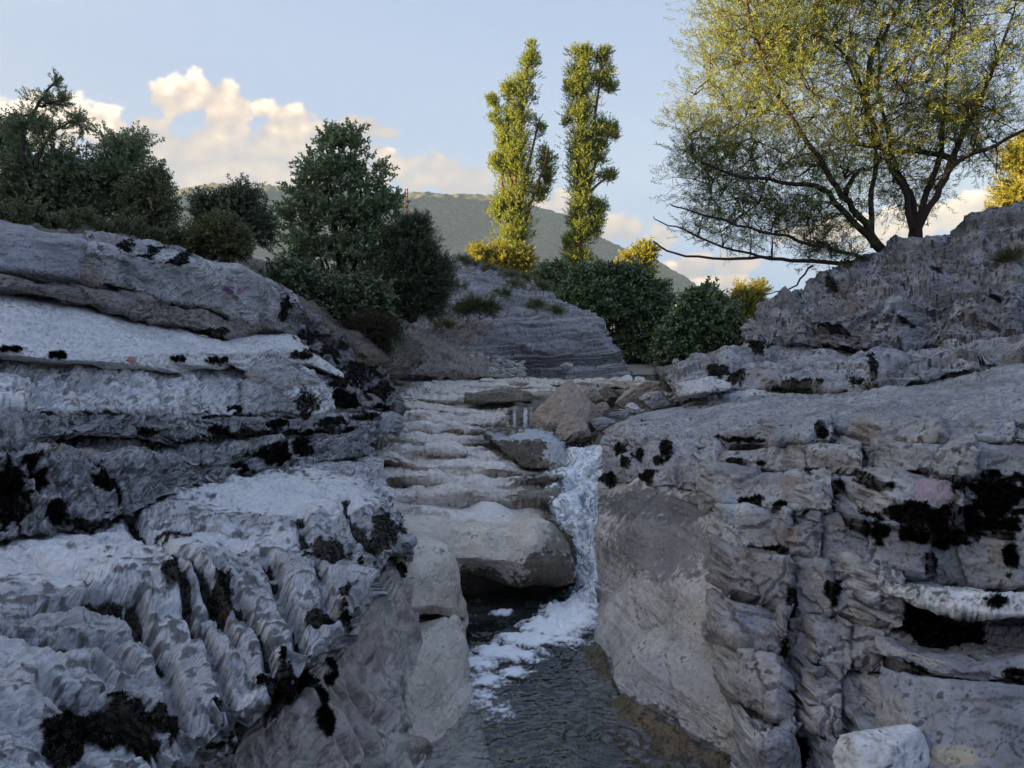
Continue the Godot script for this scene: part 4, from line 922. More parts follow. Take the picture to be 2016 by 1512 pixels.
func boulders() -> void:
	PAL.tan = [Color(0.50, 0.42, 0.35), Color(0.33, 0.27, 0.22), Color(0.14, 0.12, 0.10), Color(0.36, 0.27, 0.19)]
	boulder("large tan pyramid-shaped boulder standing above the chute", 1125, 815, 165, 132, 9.7, 31, "tan", 7, "rock", "boulder", {"taper": 0.6})
	boulder("squat brown boulder with a dark wet foot below the pyramid-shaped one", 1130, 858, 104, 92, 9.05, 5, "tan", 12, "rock", "boulder", {"wet": -0.05})
	boulder("smooth brown boulder leaning behind the pyramid-shaped one", 1162, 779, 66, 44, 10.6, 8, "tan", 6)
	boulder("rounded grey-tan boulder with a pale stone at its foot", 1240, 786, 66, 54, 10.3, 9, "tan", 8)
	boulder("pale oval cobble in front of the rounded boulder", 1248, 806, 38, 28, 9.7, 10, "pale", 5)
	boulder("low grey stone beside the pale cobble", 1222, 818, 48, 26, 9.5, 12, "slate", 6)
	boulder("long brown boulder at the edge of the upper stream", 1292, 764, 70, 36, 11.0, 13, "tan", 7)
	boulder("flat-topped grey boulder against the right bank", 1296, 790, 74, 40, 10.0, 15, "grey", 9)
	boulder("dark flat slab lying in the water behind the chute", 1187, 838, 60, 34, 9.3, 16, "slate", 10, "wet_rock")
	boulder("brown wedge of rock at the lip of the right bank", 1222, 850, 66, 40, 8.5, 17, "tan", 8)
	boulder("dark mossy stone in the shade behind the brown boulders", 1195, 785, 46, 44, 11.2, 18, "mossy", 7, "wet_rock")
	boulder("small grey stones wedged between the boulders", 1185, 806, 40, 34, 10.2, 21, "tan", 8)
	boulder("white block lying at the foot of the layered hill", 1113, 721, 30, 20, 19.5, 29, "grey", 9, "rock", "boulder", {"soft": 0.2, "group": "stones by the layered hill"})
	boulder("blunt stone post at the end of the right bank", 1330, 729, 24, 44, 10.6, 23, "grey", 8, "rock", "boulder", {"group": "stones by the layered hill"})
	boulder("dark rock half buried in the scree", 815, 695, 40, 24, 19.5, 24, "slate", 9, "rock", "boulder", {"group": "stones by the layered hill"})
	boulder("bright angular rock wedged at the foot of the right blocks", 1735, 1482, 200, 150, 2.9, 33, "pale", 12, "smooth_rock", "boulder", {"soft": 0.15, "group": "rocks at the foot of the right bank"})
	boulder("dark rounded rock at the water below the right blocks", 1530, 1490, 100, 110, 3.35, 28, "slate", 6, "smooth_rock", "boulder", {"group": "rocks at the foot of the right bank"})

# ------------------------------------------------------------------ plants
var sprigs := {}
# a twig with its leaves; length 1 along y
func sprig(kind: String) -> ArrayMesh:
	if sprigs.has(kind): return sprigs[kind]
	var k: Array = {"willow": [18, 0.24, 0.045, 0.75], "poplar": [16, 0.20, 0.17, 1.15], "bush": [22, 0.20, 0.10, 0.95], "broad": [16, 0.27, 0.16, 1.0], "needle": [26, 0.22, 0.05, 0.8], "grass": [9, 1.0, 0.03, 0.22]}[kind]
	var r := RandomNumberGenerator.new()
	r.seed = hash(kind)
	var v := PackedVector3Array()
	var nn := PackedVector3Array()
	var c := PackedColorArray()
	var idx := PackedInt32Array()
	for i in int(k[0]):
		var t: float = (i + 0.5) / k[0]
		var a := i * 2.4 + r.randf() * 0.8
		var out := Vector3(cos(a), 0, sin(a))
		var dir := (Vector3.UP * cos(k[3]) + out * sin(k[3]) + Vector3(r.randfn(), r.randfn(), r.randfn()) * 0.25).normalized()
		var o := Vector3(sin(t * 3.0) * 0.06, t if kind != "grass" else 0.0, cos(t * 2.0) * 0.06 - 0.06)
		var side := dir.cross(Vector3(r.randfn(), r.randfn(), r.randfn())).normalized()
		var l: float = k[1] * r.randf_range(0.7, 1.15)
		var w: float = k[2] * r.randf_range(0.8, 1.2)
		var n := side.cross(dir).normalized()
		var b := v.size()
		v.append_array([o, o + dir * l * 0.45 + side * w * 0.5 + n * w * 0.15, o + dir * l, o + dir * l * 0.45 - side * w * 0.5 + n * w * 0.15])
		for q in 4:
			nn.append(n)
			var g := r.randf_range(0.8, 1.2)
			c.append(Color(g, g, g))
		idx.append_array([b, b + 2, b + 1, b, b + 3, b + 2])
	sprigs[kind] = arrays_mesh(v, nn, c, idx)
	return sprigs[kind]

class Tubes:
	var v := PackedVector3Array()
	var n := PackedVector3Array()
	var c := PackedColorArray()
	var idx := PackedInt32Array()
	func add(pts: PackedVector3Array, r0: float, r1: float, col: Color, sides := 5) -> void:
		var k := pts.size()
		var start := v.size()
		for i in k:
			var dir := (pts[mini(i + 1, k - 1)] - pts[maxi(i - 1, 0)]).normalized()
			var x := dir.cross(Vector3(0.31, 0.2, 0.93)).normalized()
			var y := x.cross(dir)
			var r := lerpf(r0, r1, i / float(k - 1))
			for s in sides:
				var q := x * cos(TAU * s / sides) + y * sin(TAU * s / sides)
				v.append(pts[i] + q * r)
				n.append(q)
				c.append(col)
		for i in k - 1:
			for s in sides:
				var a := start + i * sides + s
				var b := start + i * sides + (s + 1) % sides
				idx.append_array([a, b, a + sides, b, b + sides, a + sides])

func bend(a: Vector3, z: Vector3, k: int, sag: Vector3, r: RandomNumberGenerator, wig: float) -> PackedVector3Array:
	var out := PackedVector3Array()
	for i in k:
		var t := i / float(k - 1)
		var w := Vector3(r.randfn(), r.randfn(), r.randfn()) * wig * (0.0 if i == 0 else 1.0)
		out.append(a.lerp(z, t) + sag * (4.0 * t * (1.0 - t)) + w)
	return out

func foliage(parent: Node, kind: String, xf: Array[Transform3D], cols: Array[Color], mat: String) -> void:
	var mm := MultiMesh.new()
	mm.transform_format = MultiMesh.TRANSFORM_3D
	mm.use_colors = true
	mm.mesh = sprig(kind)
	mm.instance_count = xf.size()
	for i in xf.size():
		mm.set_instance_transform(i, xf[i])
		mm.set_instance_color(i, cols[i])
	var o := MultiMeshInstance3D.new()
	o.name = "crown"
	o.set_meta("kind", "stuff")
	o.multimesh = mm
	o.material_override = M[mat]
	parent.add_child(o, true)

# blobs: [px, py, rx, ry, (extra distance)] in picture units at distance d; root: [px, py] of the foot
func plant(called: String, label: String, cat: String, group: String, d: float, root: Array, blobs: Array, o: Dictionary) -> Node3D:
	var s := d / FOCAL
	var foot := at(root[0], root[1], d)
	var t := base(called, foot)
	tag(t, label, cat, group)
	var r := RandomNumberGenerator.new()
	r.seed = o.get("seed", 1)
	var kind: String = o.get("leaf", "bush")
	var size: float = o.get("size", 0.3)
	var col: Color = o.get("col", Color(0.06, 0.09, 0.035))
	var col2: Color = o.get("col2", col * 1.5)
	var clumps_per: float = o.get("clumps", 26)
	var per: int = o.get("per", 26)
	var up: float = o.get("up", 0.5)
	var spread: float = o.get("spread", 0.30)
	var bark: Color = o.get("bark", Color(0.09, 0.07, 0.055))
	var thick: float = o.get("thick", 0.05)
	var limbs: Array = []
	var tubes := Tubes.new()
	var biggest := 0.0
	for bl in blobs: biggest = maxf(biggest, bl[2] * bl[3])
	if o.has("limbs"):
		for l in o.limbs:
			var pts := PackedVector3Array()
			var dep: float = l[0]
			var w0: float = l[1]
			var k: int = (l.size() - 2) / 2
			for i in k:
				pts.append(at(l[2 + i * 2], l[3 + i * 2], d + dep * i / float(k - 1)) - foot)
			var sm := PackedVector3Array()
			for i in (k - 1) * 4 + 1:
				var e := mini(i / 4, k - 2)
				var tt := i / 4.0 - e
				sm.append(pts[e].cubic_interpolate(pts[e + 1], pts[maxi(e - 1, 0)], pts[mini(e + 2, k - 1)], tt) + Vector3(r.randfn(), r.randfn(), r.randfn()) * 0.012)
			tubes.add(sm, w0, w0 * 0.28, bark, 7)
			for p in sm: limbs.append(p)
	var xf: Array[Transform3D] = []
	var cols: Array[Color] = []
	for bl in blobs:
		var c: Vector3 = at(bl[0], bl[1], d + (bl[4] if bl.size() > 4 else 0.0)) - foot
		var rad: Vector3 = o.get("grow", 0.8) * Vector3(bl[2] * s, bl[3] * s, o.get("deep", 0.9) * minf(bl[2], bl[3] * 1.6) * s)
		if not o.has("limbs"):
			var trunk := bend(Vector3(r.randfn() * 0.05, -0.15, r.randfn() * 0.05), c, 8, Vector3(0, -0.02, 0), r, 0.03 * size)
			tubes.add(trunk, thick, thick * 0.3, bark, 6)
			for i in range(2, 8): limbs.append(trunk[i])
		var count := maxi(3, int(clumps_per * pow(bl[2] * bl[3] / biggest, 0.8)))
		for q in count:
			var dir := Vector3(r.randfn(), r.randfn(), r.randfn()).normalized()
			var cc: Vector3 = c + dir * rad * pow(r.randf(), o.get("hollow", 0.42))
			var near := Vector3.ZERO
			var best := 1e9
			for p in limbs:
				var dd: float = p.distance_squared_to(cc) + (0.35 * maxf(0.0, p.y - cc.y)) 
				if dd < best:
					best = dd
					near = p
			var w := bend(near, cc, 6, Vector3(0, o.get("arch", 0.05) * sqrt(best), 0), r, 0.012)
			tubes.add(w, thick * 0.22, thick * 0.06, bark, 4)
			if q % 3 == 0: limbs.append(w[3])
			var cr: float = spread * pow(rad.x * rad.y * rad.z, 1.0 / 3.0) * r.randf_range(0.6, 1.3)
			var growth := ((cc - near).normalized() + Vector3.UP * up).normalized()
			for e in int(per * r.randf_range(0.6, 1.3)):
				var gdir := Vector3(r.randfn(), r.randfn(), r.randfn())
				var pos := cc + gdir * cr * Vector3(1, 0.8, 1) * 0.7
				var y := (gdir.normalized() * 0.8 + growth * 0.9 + Vector3(r.randfn(), r.randfn(), r.randfn()) * 0.35).normalized()
				var x := y.cross(Vector3(r.randfn(), r.randfn(), r.randfn())).normalized()
				var sz := size * r.randf_range(0.6, 1.25)
				xf.append(Transform3D(Basis(x * sz, y * sz, x.cross(y) * sz), pos))
				cols.append(col.lerp(col2, r.randf()))
				if o.get("twigs", false) and e % 4 == 0:
					var tw := PackedVector3Array([cc, cc.lerp(pos, 0.6) + Vector3(0, 0.02, 0), pos + y * sz])
					tubes.add(tw, thick * 0.06, thick * 0.025, bark, 3)
	part("branches", arrays_mesh(tubes.v, tubes.n, tubes.c, tubes.idx), M.bark, t)
	foliage(t, kind, xf, cols, o.get("mat", "leaf"))
	return t

func plants() -> void:
	# the willow on the right bank
	plant("willow_tree", "wide many-stemmed willow with fine leaves growing out of the right cliff", "tree", "", 10.9, [1770, 485],
		[[1660, 190, 230, 130], [1480, 150, 130, 140], [1850, 150, 170, 150], [1560, 320, 190, 110], [1760, 300, 190, 90, 0.5], [1430, 350, 110, 90], [1480, 440, 140, 60], [1600, 430, 110, 50], [1620, 490, 90, 32], [1920, 260, 110, 100, 0.4], [1560, 20, 200, 90], [1780, 0, 220, 100, 0.3], [1950, 30, 150, 120], [1650, -110, 260, 110], [1380, 250, 60, 110], [1800, 400, 60, 50, 0.4], [1500, 60, 120, 100]],
		{"seed": 5, "leaf": "willow", "mat": "thin_leaf", "grow": 1.0, "size": 0.20, "clumps": 112, "per": 18, "spread": 0.25, "up": 0.55, "col": Color(0.13, 0.18, 0.065), "col2": Color(0.26, 0.29, 0.09), "bark": Color(0.055, 0.045, 0.036), "thick": 0.055, "twigs": true, "deep": 0.85,
		"limbs": [[0.3, 0.055, 1800, 500, 1795, 440, 1778, 370, 1740, 300, 1705, 200, 1680, 125, 1625, 75], [0.5, 0.05, 1705, 200, 1715, 120, 1750, 50, 1800, -30], [-0.3, 0.06, 1805, 500, 1812, 450, 1850, 370, 1885, 318, 1960, 285, 2040, 245], [0.6, 0.05, 1885, 318, 1830, 300, 1740, 296, 1640, 270], [0.8, 0.045, 1795, 480, 1800, 400, 1770, 340, 1745, 260, 1730, 140, 1740, 30], [-0.5, 0.055, 1750, 510, 1700, 440, 1660, 385, 1610, 310, 1540, 200, 1490, 90, 1470, -10], [-0.8, 0.05, 1740, 505, 1665, 420, 1620, 375, 1560, 360, 1470, 350, 1380, 320],
		[0.4, 0.045, 1718, 490, 1716, 400, 1722, 290, 1700, 200, 1640, 60], [-0.3, 0.034, 1690, 520, 1600, 515, 1520, 508, 1430, 510, 1330, 500, 1285, 475], [-0.9, 0.028, 1700, 510, 1600, 480, 1500, 455, 1400, 430, 1320, 400], [0.5, 0.05, 1850, 370, 1900, 260, 1950, 150, 1990, 40], [0.2, 0.045, 1660, 385, 1690, 340, 1720, 330], [0.9, 0.05, 1800, 450, 1850, 300, 1860, 180, 1880, 20], [-0.5, 0.02, 1520, 508, 1420, 485, 1330, 450, 1285, 430], [-0.2, 0.016, 1600, 520, 1570, 560, 1530, 575, 1490, 590]]})
	# poplars
	var pc := {"leaf": "poplar", "mat": "thin_leaf", "size": 0.46, "clumps": 46, "per": 26, "spread": 0.36, "up": 2.2, "col": Color(0.14, 0.20, 0.06), "col2": Color(0.27, 0.31, 0.09), "bark": Color(0.13, 0.085, 0.06), "thick": 0.22, "deep": 1.0, "arch": 0.0}
	plant("poplar_tree", "tall lombardy poplar with loose side plumes and a pointed top", "tree", "poplars behind the hill", 66, [1015, 545],
		[[1008, 505, 42, 32], [1012, 455, 40, 45], [1016, 400, 40, 48], [1018, 345, 42, 50], [1012, 290, 38, 50], [1015, 235, 30, 50], [1028, 180, 26, 45], [1040, 130, 17, 40], [1045, 100, 9, 20], [968, 200, 11, 24], [978, 235, 13, 30], [990, 275, 14, 30], [1000, 175, 11, 20], [985, 325, 18, 24], [978, 415, 16, 26], [1075, 320, 16, 36], [1062, 250, 10, 26], [1078, 345, 12, 26], [1058, 385, 20, 26], [972, 320, 10, 14], [1005, 180, 10, 36]],
		pc.merged({"seed": 11, "limbs": [[0.0, 0.42, 1015, 560, 1014, 450, 1018, 300, 1030, 180, 1044, 95], [1, 0.2, 1012, 500, 990, 380, 985, 260, 967, 185], [-1, 0.2, 1018, 500, 1045, 400, 1070, 330, 1080, 290], [0, 0.2, 1014, 480, 1005, 350, 1000, 230, 1003, 160], [0, 0.2, 1018, 450, 1040, 330, 1062, 235], [0, 0.15, 1012, 520, 985, 440, 975, 400]]}, true))
	plant("poplar_tree", "tall lombardy poplar with a blunt forked top", "tree", "poplars behind the hill", 66, [1138, 555],
		[[1136, 510, 26, 36], [1140, 455, 28, 45], [1144, 395, 30, 48], [1144, 335, 30, 50], [1146, 275, 32, 50], [1146, 215, 34, 48], [1145, 155, 32, 44], [1142, 112, 26, 22], [1185, 112, 17, 24], [1190, 150, 22, 30], [1205, 175, 12, 14], [1190, 255, 24, 26], [1205, 265, 14, 14], [1180, 300, 20, 30], [1195, 350, 20, 14], [1178, 410, 20, 22], [1170, 445, 20, 30], [1122, 175, 9, 20], [1118, 240, 8, 12], [1120, 480, 10, 20]],
		pc.merged({"seed": 12, "limbs": [[0.0, 0.40, 1138, 570, 1140, 450, 1142, 300, 1144, 180, 1140, 95], [0, 0.2, 1142, 400, 1160, 300, 1178, 180, 1187, 95], [0, 0.2, 1142, 450, 1170, 330, 1205, 255], [0, 0.15, 1140, 480, 1165, 430, 1182, 400], [0, 0.15, 1142, 400, 1180, 360, 1212, 345]]}, true))
	var lit := {"leaf": "bush", "mat": "thin_leaf", "size": 0.7, "clumps": 26, "per": 24, "col": Color(0.18, 0.19, 0.05), "col2": Color(0.32, 0.30, 0.07), "thick": 0.08}
	plant("shrub", "sunlit yellow shrub at the foot of the pointed poplar", "shrub", "", 62, [980, 545], [[945, 505, 28, 20], [985, 510, 26, 30], [1030, 515, 24, 24]], lit.merged({"seed": 13}, true))
	plant("shrub", "sunlit yellow shrub on top of the dark trees right of the poplars", "shrub", "", 52, [1250, 560], [[1250, 525, 30, 24], [1270, 500, 16, 16]], lit.merged({"seed": 14}, true))
	plant("young_tree", "sunlit yellow young tree behind the right cliff", "tree", "", 40, [1475, 700], [[1465, 610, 34, 40], [1490, 590, 22, 34], [1455, 580, 18, 20], [1475, 660, 30, 30]], lit.merged({"seed": 15, "size": 0.45, "clumps": 30}, true))
	plant("tree", "sunlit yellow tree rising behind the willow at the cliff top", "tree", "", 24, [2010, 440], [[2010, 330, 34, 50], [1990, 390, 36, 30], [2040, 300, 30, 60]], lit.merged({"seed": 16, "size": 0.35, "clumps": 30}, true))
	# dark trees right of the layered hill
	var dk := {"leaf": "broad", "size": 0.55, "clumps": 60, "per": 24, "spread": 0.26, "col": Color(0.08, 0.13, 0.05), "col2": Color(0.14, 0.20, 0.075), "thick": 0.12, "hollow": 0.5}
	plant("dark_tree", "low dark tree between the two poplars' feet", "tree", "", 38, [1090, 600], [[1090, 560, 34, 36], [1075, 590, 30, 26]], dk.merged({"seed": 17, "clumps": 30}, true))
	plant("dark_tree", "dark green bushy tree just beyond the end of the layered hill", "tree", "", 33, [1230, 735], [[1180, 590, 66, 50], [1250, 600, 62, 60], [1275, 650, 46, 60], [1240, 690, 44, 46], [1150, 570, 30, 30], [1290, 595, 26, 34], [1165, 552, 24, 22], [1207, 546, 20, 18], [1258, 556, 24, 24], [1225, 565, 20, 22], [1120, 600, 26, 40]], dk.merged({"seed": 18}, true))
	plant("dark_tree", "dark green tree behind the end of the right bank", "tree", "", 30, [1380, 725], [[1390, 640, 56, 56], [1350, 670, 40, 50], [1425, 670, 44, 50], [1400, 596, 22, 26], [1368, 612, 22, 24], [1430, 625, 20, 22], [1320, 690, 36, 36]], dk.merged({"seed": 19}, true))
	plant("dark_tree", "low dark growth under the yellow young tree", "tree", "", 31, [1460, 725], [[1460, 690, 46, 36], [1500, 670, 34, 34]], dk.merged({"seed": 20, "clumps": 40}, true))
	# trees and shrubs on the left bank
	var lf := {"leaf": "bush", "size": 0.30, "clumps": 52, "per": 18, "spread": 0.24, "col": Color(0.16, 0.20, 0.115), "col2": Color(0.27, 0.32, 0.17), "thick": 0.05, "hollow": 0.5, "twigs": true}
	plant("tree", "dense dark tree on the left bank with a thin twiggy top", "tree", "", 15.5, [90, 470], [[70, 350, 100, 70], [170, 360, 90, 70], [240, 300, 50, 46], [30, 390, 80, 60], [120, 400, 110, 50], [225, 370, 60, 50], [15, 280, 40, 40], [250, 400, 60, 40]], lf.merged({"seed": 21}, true))
	plant("sapling", "spindly sapling with open twigs rising out of the dark tree", "tree", "", 14.8, [80, 400], [[60, 240, 45, 30], [90, 200, 40, 20], [110, 165, 12, 12], [30, 255, 30, 18], [125, 195, 26, 10], [95, 260, 40, 26], [150, 240, 30, 20]],
		lf.merged({"seed": 22, "size": 0.2, "clumps": 18, "per": 12, "hollow": 0.7, "thick": 0.035, "limbs": [[0, 0.05, 50, 330, 45, 280, 60, 230, 85, 190, 118, 150], [0.2, 0.03, 60, 230, 30, 225, 10, 220], [0, 0.03, 75, 210, 110, 200, 145, 205], [0.3, 0.04, 70, 330, 90, 280, 120, 250, 170, 235]]}, true))
	plant("shrub", "shrub with a few sunlit leaves at the end of the dark tree", "shrub", "", 15.0, [300, 470], [[290, 395, 34, 40], [310, 360, 16, 20], [305, 425, 38, 30]], lf.merged({"seed": 23, "clumps": 40, "col2": Color(0.16, 0.15, 0.05)}, true))
	plant("dark_bush", "round dark bush standing against the mountain", "shrub", "", 24, [460, 490], [[455, 440, 66, 44], [480, 392, 44, 26], [420, 420, 36, 30], [505, 445, 34, 40]], lf.merged({"seed": 24, "size": 0.42, "col": Color(0.06, 0.085, 0.045), "col2": Color(0.10, 0.13, 0.06)}, true))
	plant("shrub", "yellow-green shrub on the edge of the left rocks", "shrub", "", 12.6, [425, 530], [[425, 470, 56, 44], [390, 490, 40, 34], [460, 490, 34, 30]], lf.merged({"seed": 25, "size": 0.2, "col": Color(0.08, 0.10, 0.03), "col2": Color(0.17, 0.17, 0.05), "clumps": 60}, true))
	for k in 12:
		var px := -40.0 + k * 34.0
		var py := 445.0 + maxf(0, px) * 0.13
		plant("weed", "leafy weeds along the top edge of the left blocks", "weed", "weeds along the top of the left rocks", 8.6 + k * 0.35, [px, py + 10], [[px, py - 12, 24, 20], [px + 10, py - 26 + 10 * sin(k * 2.0), 12, 18]], lf.merged({"seed": 40 + k, "size": 0.12, "clumps": 14, "per": 16, "thick": 0.012, "col": Color(0.07, 0.085, 0.035), "col2": Color(0.15, 0.16, 0.06)}, true))
	plant("tree", "tall broad tree with an open top on the left bank", "tree", "", 17.5, [690, 650], [[668, 290, 46, 40], [640, 345, 56, 46], [712, 345, 56, 48], [600, 395, 44, 38], [758, 395, 30, 48], [660, 420, 80, 46], [722, 430, 60, 48], [620, 480, 70, 44], [700, 500, 84, 50], [600, 540, 56, 44], [690, 570, 90, 40], [690, 258, 18, 16], [642, 275, 12, 18], [575, 440, 22, 26]],
		lf.merged({"seed": 26, "size": 0.32, "leaf": "broad", "clumps": 34, "per": 9, "spread": 0.22, "hollow": 0.5, "col": Color(0.15, 0.205, 0.10), "col2": Color(0.25, 0.31, 0.15)}, true))
	plant("dark_bush", "dark juniper with ragged tips beside the tall broad tree", "shrub", "", 17.0, [810, 620], [[810, 500, 50, 44], [830, 550, 48, 50], [790, 560, 60, 50], [820, 450, 24, 26], [860, 540, 24, 36], [780, 485, 22, 24], [830, 600, 46, 24], [780, 610, 50, 30]], lf.merged({"seed": 27, "leaf": "needle", "size": 0.3, "clumps": 70, "per": 28, "col": Color(0.045, 0.07, 0.032), "col2": Color(0.085, 0.115, 0.045)}, true))
	plant("dark_bush", "dense thicket at the foot of the tall broad tree", "shrub", "", 14.5, [640, 680], [[600, 580, 66, 60], [660, 630, 70, 50], [720, 600, 50, 60], [560, 560, 36, 30], [740, 640, 40, 40]], lf.merged({"seed": 28, "leaf": "broad", "size": 0.28, "clumps": 60, "col": Color(0.07, 0.10, 0.045), "col2": Color(0.12, 0.16, 0.065)}, true))
	plant("dry_brush", "tangle of dry brown brush hanging below the thicket", "brush", "", 13.6, [720, 730], [[710, 660, 44, 40], [740, 690, 30, 36], [680, 670, 30, 30], [755, 650, 22, 30]], lf.merged({"seed": 29, "leaf": "needle", "size": 0.18, "clumps": 50, "per": 14, "col": Color(0.05, 0.038, 0.028), "col2": Color(0.09, 0.065, 0.045), "mat": "plain", "bark": Color(0.10, 0.08, 0.065), "thick": 0.02}, true))
	for k in 14:
		var qx := 590.0 + k * 13.0
		var qy := 640.0 + k * 7.0
		plant("dry_grass", "dry grass and twigs on the slope below the thicket", "grass", "dry grass below the thicket", 12.2 + k * 0.28, [qx, qy + 8], [[qx, qy, 26, 16], [qx + 10, qy - 12, 18, 12]], lf.merged({"seed": 70 + k, "leaf": "needle" if k % 2 else "bush", "size": 0.16, "clumps": 12, "per": 14, "col": Color(0.09, 0.085, 0.05), "col2": Color(0.16, 0.14, 0.075), "thick": 0.010}, true))
	plant("shrub", "small green shrub growing on the layered hill", "shrub", "", 21.5, [945, 618], [[945, 604, 40, 20], [915, 610, 20, 12], [970, 612, 20, 12]], lf.merged({"seed": 30, "size": 0.25, "clumps": 30, "thick": 0.012, "leaf": "grass", "col": Color(0.06, 0.09, 0.03), "col2": Color(0.11, 0.14, 0.05)}, true))
	plant("shrub", "small green shrub between the juniper and the layered hill", "shrub", "", 19.5, [850, 610], [[850, 582, 30, 24]], lf.merged({"seed": 31, "size": 0.22, "clumps": 24, "thick": 0.012, "leaf": "grass", "col": Color(0.06, 0.10, 0.03), "col2": Color(0.12, 0.16, 0.05)}, true))
	for k in 12:
		var gx: float = [905, 930, 965, 1000, 1030, 1060, 890, 985, 1050, 1090, 870, 1010][k]
		var gy: float = [512, 520, 530, 540, 548, 565, 560, 578, 600, 612, 640, 560][k]
		plant("hill_grass", "low grass tufts on the ledges of the layered hill", "grass", "grass tufts on the layered hill", 27.0 - (gy - 500) * 0.045, [gx, gy + 5], [[gx, gy, 16, 7], [gx + 12, gy + 3, 12, 6]], lf.merged({"seed": 90 + k, "leaf": "grass", "size": 0.22, "clumps": 8, "per": 12, "col": Color(0.10, 0.12, 0.05), "col2": Color(0.17, 0.18, 0.08), "thick": 0.008, "twigs": false}, true))
	plant("grass_tuft", "grass tuft in a crack of the right cliff", "grass", "", 8.9, [1985, 525], [[1985, 510, 26, 14]], lf.merged({"seed": 32, "size": 0.16, "clumps": 12, "per": 10, "leaf": "grass", "thick": 0.006, "col": Color(0.08, 0.09, 0.03), "col2": Color(0.14, 0.14, 0.05)}, true))

